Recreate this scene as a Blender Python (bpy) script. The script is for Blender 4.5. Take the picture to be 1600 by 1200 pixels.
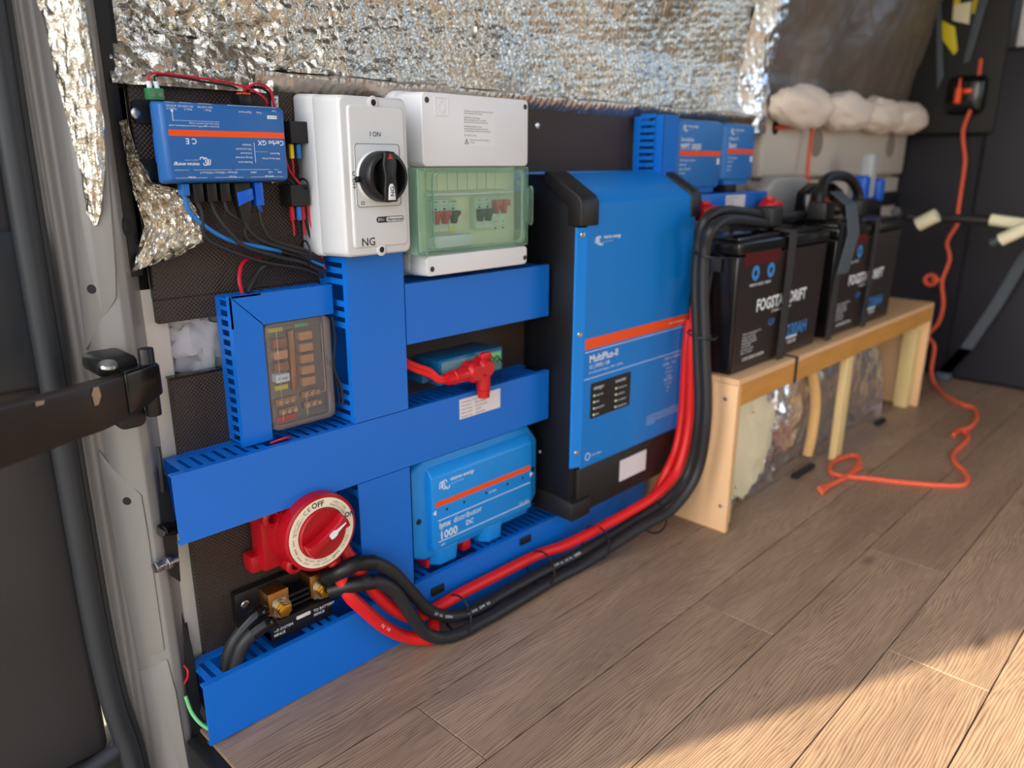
import bpy, bmesh, math, random
from mathutils import Vector, Matrix, noise
random.seed(7)
PI = math.pi
C = bpy.context.scene.collection
for o in list(bpy.data.objects): bpy.data.objects.remove(o)
scn = bpy.context.scene

# ---------------------------------------------------------------- camera
cd = bpy.data.cameras.new('camera'); cam = bpy.data.objects.new('camera', cd); C.objects.link(cam)
scn.camera = cam
right = Vector((0.69643046, -0.71761775, 0.00306362))
down = Vector((-0.19980509, -0.19800272, -0.9596212))
fwd = Vector((0.68924781, 0.6676973, -0.28127881))
M = Matrix((right, -down, -fwd)).transposed().to_4x4()
M.translation = Vector((0, -0.972, 0.776))
cam.matrix_world = M
cd.lens = 26.855; cd.sensor_width = 36; cd.clip_start = 0.02
cd.dof.use_dof = True; cd.dof.focus_distance = 0.99; cd.dof.aperture_fstop = 3.0

# ---------------------------------------------------------------- light
w = bpy.data.worlds.new('sky'); scn.world = w; w.use_nodes = True
nt = w.node_tree; bg = nt.nodes['Background']
sk = nt.nodes.new('ShaderNodeTexSky'); sk.sky_type = 'NISHITA'; sk.sun_disc = False
sk.sun_elevation = math.radians(30); sk.sun_rotation = math.radians(293); sk.air_density = 1.0; sk.dust_density = 2.5; sk.ozone_density = 0.6
hs = nt.nodes.new('ShaderNodeHueSaturation'); hs.inputs['Saturation'].default_value = 0.45
nt.links.new(sk.outputs[0], hs.inputs['Color']); nt.links.new(hs.outputs[0], bg.inputs['Color'])
bg.inputs['Strength'].default_value = 0.42
sd = bpy.data.lights.new('sun', 'SUN'); so = bpy.data.objects.new('sun', sd); C.objects.link(so)
sd.energy = 9.0; sd.color = (1.0, 0.87, 0.62); sd.angle = math.radians(0.8)
el = math.radians(30); hd = Vector((0.921, -0.389, 0)).normalized()
sdir = Vector((hd.x*math.cos(el), hd.y*math.cos(el), -math.sin(el)))
so.rotation_euler = sdir.to_track_quat('-Z', 'Y').to_euler(); so.location = (-3, 2, 3)
scn.view_settings.view_transform = 'Standard'; scn.view_settings.look = 'None'
scn.view_settings.gamma = 1.0; scn.view_settings.use_curve_mapping = False
scn.view_settings.exposure = 0.62

# ---------------------------------------------------------------- materials
def lin(c):
    return tuple(((v/255)/12.92 if v/255 <= .04045 else ((v/255+.055)/1.055)**2.4) for v in c)
def mat(name, rgb, rough=.5, metal=0, bump=0, bscale=60, var=0, vscale=8, alpha=1, trans=0, spec=.5, coat=0, ior=1.45, detail=4, stretch=None):
    m = bpy.data.materials.new(name); m.use_nodes = True; n = m.node_tree; b = n.nodes['Principled BSDF']
    col = (*lin(rgb), 1)
    b.inputs['Base Color'].default_value = col
    b.inputs['Roughness'].default_value = rough; b.inputs['Metallic'].default_value = metal
    b.inputs['Specular IOR Level'].default_value = spec; b.inputs['Coat Weight'].default_value = coat
    b.inputs['IOR'].default_value = ior; b.inputs['Transmission Weight'].default_value = trans
    b.inputs['Alpha'].default_value = alpha
    tc = n.nodes.new('ShaderNodeTexCoord'); mp = n.nodes.new('ShaderNodeMapping')
    n.links.new(tc.outputs['Object'], mp.inputs[0])
    if stretch: mp.inputs['Scale'].default_value = stretch
    nz = n.nodes.new('ShaderNodeTexNoise'); nz.inputs['Scale'].default_value = vscale; nz.inputs['Detail'].default_value = detail
    n.links.new(mp.outputs[0], nz.inputs['Vector'])
    v = var if var else .06
    mx = n.nodes.new('ShaderNodeMix'); mx.data_type = 'RGBA'
    mx.inputs['A'].default_value = tuple(c*(1-v) for c in col[:3])+(1,)
    mx.inputs['B'].default_value = tuple(min(1, c*(1+v)+v*.01) for c in col[:3])+(1,)
    n.links.new(nz.outputs[0], mx.inputs['Factor']); n.links.new(mx.outputs['Result'], b.inputs['Base Color'])
    if bump:
        n2 = n.nodes.new('ShaderNodeTexNoise'); n2.inputs['Scale'].default_value = bscale; n2.inputs['Detail'].default_value = detail
        n.links.new(mp.outputs[0], n2.inputs['Vector'])
        bp = n.nodes.new('ShaderNodeBump'); bp.inputs['Strength'].default_value = bump; bp.inputs['Distance'].default_value = .002
        n.links.new(n2.outputs[0], bp.inputs['Height']); n.links.new(bp.outputs[0], b.inputs['Normal'])
    return m
m = {}
m['trunk'] = mat('blue_pvc', (8, 108, 206), .36, var=.04, bump=.03, bscale=25)
m['trunk_in'] = m['trunk']
m['inv_blue'] = mat('powder_blue', (0, 122, 208), .38, bump=.05, bscale=900, var=.03)
m['lynx_blue'] = mat('moulded_blue', (22, 140, 222), .32, var=.04)
m['cerbo_blue'] = mat('case_blue', (38, 98, 166), .38, var=.05)
m['mppt_blue'] = mat('charger_blue', (40, 112, 186), .4, var=.05)
m['teal'] = mat('teal_plastic', (14, 88, 132), .3, var=.08)
m['teal_grey'] = mat('teal_grey_plastic', (92, 130, 140), .3, var=.3, vscale=40)
m['black'] = mat('black_plastic', (20, 19, 20), .42, bump=.08, bscale=300)
m['black_soft'] = mat('black_satin', (26, 24, 24), .5, bump=.06, bscale=400)
m['black_gloss'] = mat('black_gloss_plastic', (12, 12, 14), .16, var=.1)
m['black_case'] = mat('inverter_black_steel', (16, 17, 22), .45, bump=.05, bscale=500)
m['rubber'] = mat('cable_rubber', (34, 34, 36), .48, bump=.06, bscale=120)
m['seal'] = mat('seal_rubber', (44, 46, 50), .46, bump=.1, bscale=50, var=.25)
m['red'] = mat('red_plastic', (196, 22, 30), .33, var=.06)
m['switch_red'] = mat('switch_red', (170, 12, 26), .3, var=.06)
m['red_cable'] = mat('red_cable_rubber', (214, 28, 28), .42, bump=.05, bscale=120)
m['red_wire'] = mat('red_wire', (190, 18, 44), .35)
m['green'] = mat('green_terminal', (54, 122, 78), .4)
m['light_green'] = mat('pale_green_terminal', (110, 190, 120), .35)
m['white'] = mat('white_print', (228, 236, 242), .5)
m['ink'] = mat('dark_ink', (48, 46, 46), .5)
m['label'] = mat('paper_label', (226, 218, 220), .55)
m['orange'] = mat('orange_print', (240, 82, 22), .4)
m['pvc_grey'] = mat('light_grey_pvc', (212, 212, 212), .33, var=.02)
m['pvc_white'] = mat('white_pvc', (226, 226, 228), .3, var=.02)
m['pale_green'] = mat('module_plastic', (206, 218, 200), .4, var=.03)
m['blank'] = mat('blanking_plastic', (222, 222, 192), .4, var=.03)
m['yellow'] = mat('yellow_sleeve', (240, 196, 20), .35)
m['blue_wire'] = mat('blue_jacket', (30, 112, 190), .35)
m['blue_plug'] = mat('blue_plug', (8, 92, 205), .35)
m['steel'] = mat('zinc_steel', (190, 190, 192), .3, 1, bump=.05)
m['brass'] = mat('brass', (206, 158, 62), .28, 1, bump=.08, bscale=90)
m['brass_block'] = mat('brass_block', (178, 132, 72), .36, 1, bump=.1, bscale=90)
m['copper'] = mat('tinned_copper', (190, 182, 170), .3, 1)
m['paint'] = mat('van_paint', (132, 127, 122), .36, var=.06, vscale=5, bump=.03, bscale=8, coat=.2)
m['paint_cream'] = mat('primer_paint', (206, 197, 186), .42, var=.05, bump=.05, bscale=30)
m['cavity'] = mat('dark_cavity', (18, 18, 20), .6, var=.3)
m['door_trim'] = mat('door_trim', (58, 54, 54), .5, var=.14, vscale=6, bump=.1, bscale=200)
m['arm'] = mat('hinge_arm_paint', (48, 40, 34), .34, metal=.15, var=.5, vscale=14, bump=.25, bscale=40)
m['ply_edge'] = mat('ply_edge', (46, 38, 34), .6, var=.2)
m['wadding'] = mat('wadding', (206, 202, 204), .95, var=.12, vscale=14, bump=.8, bscale=60)
m['wadding_warm'] = mat('wool_wadding', (236, 222, 210), .95, var=.15, vscale=10, bump=.7, bscale=50)
m['bulkhead'] = mat('dark_leatherette', (34, 34, 42), .42, var=.15, vscale=4, bump=.08, bscale=120)
m['grey_web'] = mat('grey_webbing', (70, 78, 86), .6)
m['strap'] = mat('black_webbing', (46, 44, 46), .62, bump=.4, bscale=700)
m['bat'] = mat('battery_case', (44, 36, 34), .3, var=.08)
m['bat_top'] = mat('battery_lid', (16, 15, 16), .2)
m['print_blue'] = mat('blue_print', (58, 136, 210), .45)
m['dark_red'] = mat('dark_red_print', (84, 12, 16), .35)
m['pine'] = mat('pine', (222, 176, 112), .55, var=.16, vscale=9, bump=.15, bscale=60, stretch=(1, 6, 6))
m['pine_up'] = mat('pine_upright', (222, 196, 138), .55, var=.16, vscale=9, bump=.15, bscale=60, stretch=(6, 6, 1))
m['fascia'] = mat('timber_fascia', (196, 140, 66), .55, var=.2, vscale=9, bump=.15, bscale=60, stretch=(1, 6, 6))
m['ply'] = mat('birch_ply', (222, 180, 134), .5, var=.07, vscale=7, bump=.08, bscale=80, stretch=(3, 3, 1))
m['rope'] = mat('orange_cord', (222, 92, 62), .6, bump=.6, bscale=500, var=.12, vscale=120)
m['tape'] = mat('masking_tape', (226, 222, 190), .6)
m['tag_yellow'] = mat('yellow_tag', (214, 198, 24), .5)
m['dark_metal'] = mat('dark_metal', (40, 38, 38), .35, .6)
m['white_paint'] = mat('white_paint', (232, 232, 236), .4)
m['grey_post'] = mat('pale_grey_plastic', (170, 176, 180), .5)
m['grass'] = mat('ground_grass', (98, 104, 66), .9, var=.35, vscale=14, bump=1, bscale=40)
m['gravel'] = mat('yard_gravel', (104, 100, 90), .95, var=.2, vscale=30, bump=1, bscale=60)
m['led'] = mat('led_lens', (214, 240, 200), .3)
m['fuse_brown'] = mat('fuse_brown', (150, 92, 58), .3)
m['fuse_tan'] = mat('fuse_tan', (206, 150, 104), .3)
m['fuse_base'] = mat('fuse_base', (112, 96, 84), .45, var=.2)
m['rust'] = mat('bare_scrape', (140, 116, 94), .7, var=.3, vscale=90)

def glass(name, rgb, rough=.05, alpha=None, thin=.5, base=None):
    # clear moulded plastic: mix of see-through and glossy
    mm = bpy.data.materials.new(name); mm.use_nodes = True; n = mm.node_tree
    for x in list(n.nodes): n.nodes.remove(x)
    out = n.nodes.new('ShaderNodeOutputMaterial'); tr = n.nodes.new('ShaderNodeBsdfTransparent'); tr.inputs[0].default_value = (*lin(rgb), 1)
    pb = n.nodes.new('ShaderNodeBsdfPrincipled'); pb.inputs['Base Color'].default_value = (*lin(base or rgb), 1); pb.inputs['Roughness'].default_value = rough
    mx = n.nodes.new('ShaderNodeMixShader')
    lw = n.nodes.new('ShaderNodeLayerWeight'); lw.inputs[0].default_value = .25
    ad = n.nodes.new('ShaderNodeMath'); ad.operation = 'ADD'; ad.use_clamp = True; ad.inputs[1].default_value = thin
    n.links.new(lw.outputs['Fresnel'], ad.inputs[0]); n.links.new(ad.outputs[0], mx.inputs[0])
    n.links.new(tr.outputs[0], mx.inputs[1]); n.links.new(pb.outputs[0], mx.inputs[2]); n.links.new(mx.outputs[0], out.inputs[0])
    return mm
m['clear_green'] = glass('green_tinted_cover', (247, 253, 250), .06, thin=.03, base=(215, 240, 228))
m['rim_green'] = glass('green_tinted_rim', (238, 250, 244), .1, thin=.06, base=(206, 234, 222))
m['clear_smoke'] = glass('clear_fusebox_cover', (249, 248, 246), .2, thin=.13, base=(200, 192, 188))
m['pane'] = glass('cab_glass', (210, 225, 240), .03, thin=.05)

def mat_board():
    mm = mat('antislip_ply', (58, 46, 39), .45, var=.1)
    n = mm.node_tree; b = n.nodes['Principled BSDF']
    tc = n.nodes.new('ShaderNodeTexCoord'); sp = n.nodes.new('ShaderNodeSeparateXYZ'); n.links.new(tc.outputs['Object'], sp.inputs[0])
    def sn(o, k):
        a = n.nodes.new('ShaderNodeMath'); a.operation = 'MULTIPLY'; a.inputs[1].default_value = k; n.links.new(o, a.inputs[0])
        c = n.nodes.new('ShaderNodeMath'); c.operation = 'SINE'; n.links.new(a.outputs[0], c.inputs[0]); return c
    a, c = sn(sp.outputs[0], 2*PI/.0056), sn(sp.outputs[2], 2*PI/.0056)
    p = n.nodes.new('ShaderNodeMath'); p.operation = 'MULTIPLY'; n.links.new(a.outputs[0], p.inputs[0]); n.links.new(c.outputs[0], p.inputs[1])
    bp = n.nodes.new('ShaderNodeBump'); bp.inputs['Strength'].default_value = .5; bp.inputs['Distance'].default_value = .001
    n.links.new(p.outputs[0], bp.inputs['Height']); n.links.new(bp.outputs[0], b.inputs['Normal'])
    return mm
m['board'] = mat_board()

def mat_foil(name, rgb, rough=.18, strength=.5, sc=260):
    mm = bpy.data.materials.new(name); mm.use_nodes = True; n = mm.node_tree; b = n.nodes['Principled BSDF']
    b.inputs['Base Color'].default_value = (*lin(rgb), 1); b.inputs['Metallic'].default_value = .93; b.inputs['Roughness'].default_value = rough
    tc = n.nodes.new('ShaderNodeTexCoord')
    nz = n.nodes.new('ShaderNodeTexNoise'); nz.inputs['Scale'].default_value = sc; nz.inputs['Detail'].default_value = 5; nz.inputs['Distortion'].default_value = .8
    vo = n.nodes.new('ShaderNodeTexVoronoi'); vo.inputs['Scale'].default_value = sc*.45
    n.links.new(tc.outputs['Object'], nz.inputs['Vector']); n.links.new(nz.outputs[1], vo.inputs['Vector'])
    n.links.new(tc.outputs['Object'], vo.inputs['Vector'])
    ad = n.nodes.new('ShaderNodeMath'); ad.operation = 'ADD'; n.links.new(nz.outputs[0], ad.inputs[0]); n.links.new(vo.outputs[0], ad.inputs[1])
    bp = n.nodes.new('ShaderNodeBump'); bp.inputs['Strength'].default_value = strength; bp.inputs['Distance'].default_value = .002
    n.links.new(ad.outputs[0], bp.inputs['Height']); n.links.new(bp.outputs[0], b.inputs['Normal'])
    return mm
m['foil'] = mat_foil('aluminium_foil', (214, 206, 192), .13, .75, 200)
m['foil_dull'] = mat_foil('dull_foil', (196, 184, 170), .3, .3)
m['foil_dark'] = mat_foil('dark_grey_foil', (132, 120, 110), .55, .3, 120)  # dark grey foil for opposite wall and ceiling, kept dark for contrast in reflections
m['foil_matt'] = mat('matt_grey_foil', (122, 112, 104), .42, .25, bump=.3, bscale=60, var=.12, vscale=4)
m['foil_bright'] = mat_foil('bright_foil', (235, 236, 240), .22, .4, 120)

def mat_floor():
    mm = bpy.data.materials.new('oak_vinyl'); mm.use_nodes = True; n = mm.node_tree; b = n.nodes['Principled BSDF']
    L = n.links.new
    tc = n.nodes.new('ShaderNodeTexCoord'); oi = n.nodes.new('ShaderNodeObjectInfo')
    cx = n.nodes.new('ShaderNodeCombineXYZ')
    k = n.nodes.new('ShaderNodeMath'); k.operation = 'MULTIPLY'; k.inputs[1].default_value = 37.0; L(oi.outputs['Random'], k.inputs[0])
    L(k.outputs[0], cx.inputs[0]); L(k.outputs[0], cx.inputs[1])
    va = n.nodes.new('ShaderNodeVectorMath'); va.operation = 'ADD'; L(tc.outputs['Object'], va.inputs[0]); L(cx.outputs[0], va.inputs[1])
    # warp for cathedral grain
    mp0 = n.nodes.new('ShaderNodeMapping'); mp0.inputs['Scale'].default_value = (2.6, 10, 1); L(va.outputs[0], mp0.inputs[0])
    wz = n.nodes.new('ShaderNodeTexNoise'); wz.inputs['Scale'].default_value = 1.0; wz.inputs['Detail'].default_value = 2; L(mp0.outputs[0], wz.inputs['Vector'])
    # contour lines of a stretched noise field = oak figure
    ml = n.nodes.new('ShaderNodeMath'); ml.operation = 'MULTIPLY'; ml.inputs[1].default_value = 85; L(wz.outputs[0], ml.inputs[0])
    sy = n.nodes.new('ShaderNodeSeparateXYZ'); L(va.outputs[0], sy.inputs[0])
    m2 = n.nodes.new('ShaderNodeMath'); m2.operation = 'MULTIPLY'; m2.inputs[1].default_value = 1500; L(sy.outputs[1], m2.inputs[0])
    ad = n.nodes.new('ShaderNodeMath'); ad.operation = 'ADD'; L(ml.outputs[0], ad.inputs[0]); L(m2.outputs[0], ad.inputs[1])
    fine = n.nodes.new('ShaderNodeTexNoise'); fine.inputs['Scale'].default_value = 1; fine.inputs['Detail'].default_value = 5
    mpf = n.nodes.new('ShaderNodeMapping'); mpf.inputs['Scale'].default_value = (9, 260, 1); L(va.outputs[0], mpf.inputs[0]); L(mpf.outputs[0], fine.inputs['Vector'])
    f2 = n.nodes.new('ShaderNodeMath'); f2.operation = 'MULTIPLY'; f2.inputs[1].default_value = 9.0; L(fine.outputs[0], f2.inputs[0])
    ad2 = n.nodes.new('ShaderNodeMath'); ad2.operation = 'ADD'; L(ad.outputs[0], ad2.inputs[0]); L(f2.outputs[0], ad2.inputs[1])
    si = n.nodes.new('ShaderNodeMath'); si.operation = 'SINE'; L(ad2.outputs[0], si.inputs[0])
    h = n.nodes.new('ShaderNodeMapRange'); h.inputs['From Min'].default_value = -1; L(si.outputs[0], h.inputs['Value'])
    pw = n.nodes.new('ShaderNodeMath'); pw.operation = 'POWER'; pw.inputs[1].default_value = .55; L(h.outputs[0], pw.inputs[0])
    # combine line figure with fine pores
    mx0 = n.nodes.new('ShaderNodeMix'); mx0.inputs['Factor'].default_value = .55; L(pw.outputs[0], mx0.inputs['A']); L(fine.outputs[0], mx0.inputs['B'])
    cr = n.nodes.new('ShaderNodeValToRGB'); e = cr.color_ramp.elements
    e[0].position = .12; e[0].color = (*lin((96, 76, 64)), 1); e[1].position = .78; e[1].color = (*lin((174, 147, 121)), 1)
    x = e.new(.45); x.color = (*lin((144, 116, 95)), 1)
    L(mx0.outputs['Result'], cr.inputs[0])
    # broad tone + knots
    br = n.nodes.new('ShaderNodeTexNoise'); br.inputs['Scale'].default_value = 1; br.inputs['Detail'].default_value = 3
    mpb = n.nodes.new('ShaderNodeMapping'); mpb.inputs['Scale'].default_value = (2.5, 12, 1); L(va.outputs[0], mpb.inputs[0]); L(mpb.outputs[0], br.inputs['Vector'])
    tone = n.nodes.new('ShaderNodeMapRange'); tone.inputs['From Min'].default_value = .3; tone.inputs['From Max'].default_value = .7
    tone.inputs['To Min'].default_value = .68; tone.inputs['To Max'].default_value = .98; L(br.outputs[0], tone.inputs['Value'])
    rt = n.nodes.new('ShaderNodeMapRange'); rt.inputs['To Min'].default_value = .92; rt.inputs['To Max'].default_value = 1.08; L(oi.outputs['Random'], rt.inputs['Value'])
    tt = n.nodes.new('ShaderNodeMath'); tt.operation = 'MULTIPLY'; L(tone.outputs[0], tt.inputs[0]); L(rt.outputs[0], tt.inputs[1])
    kn = n.nodes.new('ShaderNodeTexVoronoi'); kn.inputs['Scale'].default_value = 1
    mpk = n.nodes.new('ShaderNodeMapping'); mpk.inputs['Scale'].default_value = (3.2, 7.5, 1); L(va.outputs[0], mpk.inputs[0]); L(mpk.outputs[0], kn.inputs['Vector'])
    kr = n.nodes.new('ShaderNodeMapRange'); kr.inputs['From Min'].default_value = .03; kr.inputs['From Max'].default_value = .12; kr.inputs['To Min'].default_value = .55; L(kn.outputs[0], kr.inputs['Value'])
    t3 = n.nodes.new('ShaderNodeMath'); t3.operation = 'MULTIPLY'; L(tt.outputs[0], t3.inputs[0]); L(kr.outputs[0], t3.inputs[1])
    vm = n.nodes.new('ShaderNodeVectorMath'); vm.operation = 'SCALE'; L(cr.outputs[0], vm.inputs[0]); L(t3.outputs[0], vm.inputs['Scale'])
    L(vm.outputs[0], b.inputs['Base Color'])
    b.inputs['Roughness'].default_value = .48
    bp = n.nodes.new('ShaderNodeBump'); bp.inputs['Strength'].default_value = .35; bp.inputs['Distance'].default_value = .0008
    L(mx0.outputs['Result'], bp.inputs['Height']); L(bp.outputs[0], b.inputs['Normal'])
    return mm
m['floor'] = mat_floor()

# ---------------------------------------------------------------- mesh helpers
LOC = {}
def pln(pts, closed=False, n=6):
    # Catmull-Rom smoothing of a 3D path
    P = [Vector(p) for p in pts]; out = []; N = len(P)
    for i in range(N-1 if not closed else N):
        p0 = P[i-1] if (i > 0 or closed) else P[0]*2-P[1]; p1 = P[i]; p2 = P[(i+1) % N]
        p3 = P[(i+2) % N] if (i+2 < N or closed) else P[-1]*2-P[-2]
        for k in range(n):
            t = k/n
            out.append(.5*((2*p1)+(p2-p0)*t+(2*p0-5*p1+4*p2-p3)*t*t+(3*p1-p0-3*p2+p3)*t**3))
    if not closed: out.append(P[-1])
    return out
def rrect(x0, x1, z0, z1, r, n=4):
    out = []
    for cx, cz, a in ((x1-r, z1-r, 0), (x0+r, z1-r, 90), (x0+r, z0+r, 180), (x1-r, z0+r, 270)):
        for k in range(n+1):
            t = math.radians(a+90*k/n); out.append((cx+r*math.cos(t), cz+r*math.sin(t)))
    return out
def circ(cx, cz, r, n=24, rz=None, a0=0):
    return [(cx+r*math.cos(a0+2*PI*k/n), cz+(rz or r)*math.sin(a0+2*PI*k/n)) for k in range(n)]
class B:
    def __init__(s): s.bm = bmesh.new()
    def merge(s, t, bev=0, seg=2, ang=30):
        if bev:
            es = [e for e in t.edges if len(e.link_faces) == 2 and e.calc_face_angle(0) > math.radians(ang)]
            try: bmesh.ops.bevel(t, geom=es, offset=bev, segments=seg, affect='EDGES', profile=.5, clamp_overlap=True)
            except Exception: pass
        me = bpy.data.meshes.new('t'); t.to_mesh(me); t.free(); s.bm.from_mesh(me); bpy.data.meshes.remove(me); return s
    def box(s, x0, x1, y0, y1, z0, z1, bev=0, seg=2, mtx=None):
        t = bmesh.new(); bmesh.ops.create_cube(t, size=1)
        for v in t.verts: v.co = Vector(((x0+x1)/2+v.co.x*(x1-x0), (y0+y1)/2+v.co.y*(y1-y0), (z0+z1)/2+v.co.z*(z1-z0)))
        if mtx: bmesh.ops.transform(t, matrix=mtx, verts=t.verts)
        return s.merge(t, bev, seg)
    def loft(s, rings, bev=0, seg=2, cap=True, ang=30, closed=False):
        t = bmesh.new(); R = [[t.verts.new(p) for p in r] for r in rings]; n = len(R[0])
        for a, b in zip(R, R[1:]+([R[0]] if closed else [])):
            for i in range(n):
                try: t.faces.new((a[i], a[(i+1) % n], b[(i+1) % n], b[i]))
                except ValueError: pass
        if cap and not closed: t.faces.new(R[0][::-1]); t.faces.new(R[-1])
        bmesh.ops.recalc_face_normals(t, faces=t.faces)
        return s.merge(t, bev, seg, ang)
    def prism(s, pts, a0, a1, axis='y', bev=0, seg=2, ang=30):
        f = {'y': lambda p, a: (p[0], a, p[1]), 'x': lambda p, a: (a, p[0], p[1]), 'z': lambda p, a: (p[0], p[1], a)}[axis]
        return s.loft([[f(p, a0) for p in pts], [f(p, a1) for p in pts]], bev, seg, ang=ang)
    def frame(s, outer, inner, y0, y1, bev=0):
        r = [[(p[0], y1, p[1]) for p in outer], [(p[0], y0, p[1]) for p in outer], [(p[0], y0, p[1]) for p in inner], [(p[0], y1, p[1]) for p in inner]]
        return s.loft(r, bev, closed=True)
    def tube(s, path, r, n=12, closed=False, smooth=6, cap=True):
        P = pln(path, closed, smooth) if smooth else [Vector(p) for p in path]
        N = len(P); T = [((P[(i+1) % N]-P[i-1]) if (closed or 0 < i < N-1) else (P[1]-P[0] if i == 0 else P[-1]-P[-2])).normalized() for i in range(N)]
        u = T[0].orthogonal().normalized(); rings = []
        for i in range(N):
            u = (u-T[i]*u.dot(T[i])).normalized(); v = T[i].cross(u)
            rr = r(i/(N-1)) if callable(r) else r
            rings.append([P[i]+(u*math.cos(2*PI*k/n)+v*math.sin(2*PI*k/n))*rr for k in range(n)])
        return s.loft(rings, closed=closed, cap=cap)
    def cyl(s, a, b, r, n=16, r2=None, bev=0):
        a = Vector(a); b = Vector(b); d = (b-a).normalized(); u = d.orthogonal().normalized(); v = d.cross(u); r2 = r if r2 is None else r2
        return s.loft([[a+(u*math.cos(2*PI*k/n)+v*math.sin(2*PI*k/n))*r for k in range(n)], [b+(u*math.cos(2*PI*k/n)+v*math.sin(2*PI*k/n))*r2 for k in range(n)]], bev, 2, ang=50)
    def lathe(s, prof, c, axis=(0, -1, 0), n=40, cap=True):
        # prof: (radius, distance along axis)
        c = Vector(c); d = Vector(axis).normalized(); u = d.orthogonal().normalized(); v = d.cross(u)
        return s.loft([[c+d*h+(u*math.cos(2*PI*k/n)+v*math.sin(2*PI*k/n))*r for k in range(n)] for r, h in prof], cap=cap)
    def hexh(s, c, r, h, axis=(0, -1, 0)):
        c = Vector(c); d = Vector(axis).normalized(); return s.cyl(c, c+d*h, r, 6, bev=r*.12)
    def text(s, body, size, x, y, z, align='LEFT', rot=0, bold=0, sx=1, shear=0, frame=None):
        # flat lettering; default frame: on a surface facing -Y
        cu = bpy.data.curves.new('t', 'FONT'); cu.body = body; cu.size = size; cu.align_x = align; cu.resolution_u = 2; cu.offset = bold*size; cu.shear = shear
        to = bpy.data.objects.new('t', cu); me = bpy.data.meshes.new_from_object(to)
        X, Zv = (Vector((1, 0, 0)), Vector((0, 0, 1))) if frame is None else frame
        ca, sa = math.cos(rot), math.sin(rot)
        for v in me.vertices:
            a, b = v.co.x*sx, v.co.y; a, b = a*ca-b*sa, a*sa+b*ca
            v.co = Vector((x, y, z))+X*a+Zv*b
        s.bm.from_mesh(me); bpy.data.objects.remove(to); bpy.data.curves.remove(cu); bpy.data.meshes.remove(me); return s
    def rect(s, x0, x1, z0, z1, y, t=.0004):
        return s.box(x0, x1, y-t, y, z0, z1)
def obj(name, b, mt, parent=None, loc=None, smooth=35, ss=False):
    bm = b.bm if isinstance(b, B) else b
    if loc is None and parent is None:
        xs = [v.co for v in bm.verts]
        loc = Vector(((min(v.x for v in xs)+max(v.x for v in xs))/2, (min(v.y for v in xs)+max(v.y for v in xs))/2, min(v.z for v in xs)))
    base = LOC[parent.name] if parent else Vector(loc)
    bmesh.ops.translate(bm, verts=bm.verts, vec=-base)
    me = bpy.data.meshes.new(name); bm.to_mesh(me); bm.free()
    me.materials.append(m[mt] if isinstance(mt, str) else mt)
    if smooth:
        me.polygons.foreach_set('use_smooth', [True]*len(me.polygons)); me.set_sharp_from_angle(angle=math.radians(smooth))
    o = bpy.data.objects.new(name, me); C.objects.link(o)
    if parent: o.parent = parent
    else: o.location = base
    LOC[o.name] = base
    return o
def thing(name, label, cat, loc, group=None):
    o = bpy.data.objects.new(name, None); C.objects.link(o); o.location = loc; o.empty_display_size = .03
    o['label'] = label; o['category'] = cat
    if group: o['group'] = group
    LOC[o.name] = Vector(loc); return o
def tag(o, label, cat, group=None):
    o['label'] = label; o['category'] = cat
    if group: o['group'] = group
    return o
def st(o): o['kind'] = 'structure'; return o
def screw(parent, x, y, z, r=.004, mt='steel', axis=(0, -1, 0)):
    b = B(); b.lathe([(r, 0), (r, .0008), (r*.8, .0018), (r*.3, .0022), (.0001, .0022)], (x, y, z), axis, 14); return obj('screw', b, mt, parent)
def part(o, label): o['label'] = label; return o
def logo(b, x, y, z, s, rot=0):
    # the round-cornered double wave mark with its two lines of lettering
    ca, sa = math.cos(rot), math.sin(rot)
    def q(a, c): return (x+a*ca-c*sa, y, z+a*sa+c*ca)
    for k in range(3):
        o_ = k*.28*s; r = .055*s
        pts = [(0+o_, -.42*s), (.07*s+o_, .25*s), (.30*s+o_, .40*s)] if k < 2 else [(.0+o_, .1*s), (.1*s+o_, .42*s), (.4*s+o_, .42*s), (.52*s+o_, .1*s)]
        for f in (0, 1):
            pp = [(a+f*.42*s, c*(1 if f == 0 else -1)-f*.25*s) for a, c in pts]
            for (a1, c1), (a2, c2) in zip(pp, pp[1:]):
                d = Vector((a2-a1, c2-c1)).normalized(); nx, nz = -d.y*r, d.x*r
                P = [(a1+nx, c1+nz), (a2+nx, c2+nz), (a2-nx, c2-nz), (a1-nx, c1-nz)]
                b.loft([[Vector(q(*p))+Vector((0, dy, 0)) for p in P] for dy in (0, -.0003)])
    for t, sz, a, c, bd in (('victron energy', .62*s, 1.6*s, .1*s, .02), ('B L U E   P O W E R', .22*s, 1.75*s, -.35*s, .0)):
        p = q(a, c); b.text(t, sz, p[0], p[1]-.0003, p[2], rot=rot, bold=bd)
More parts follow.
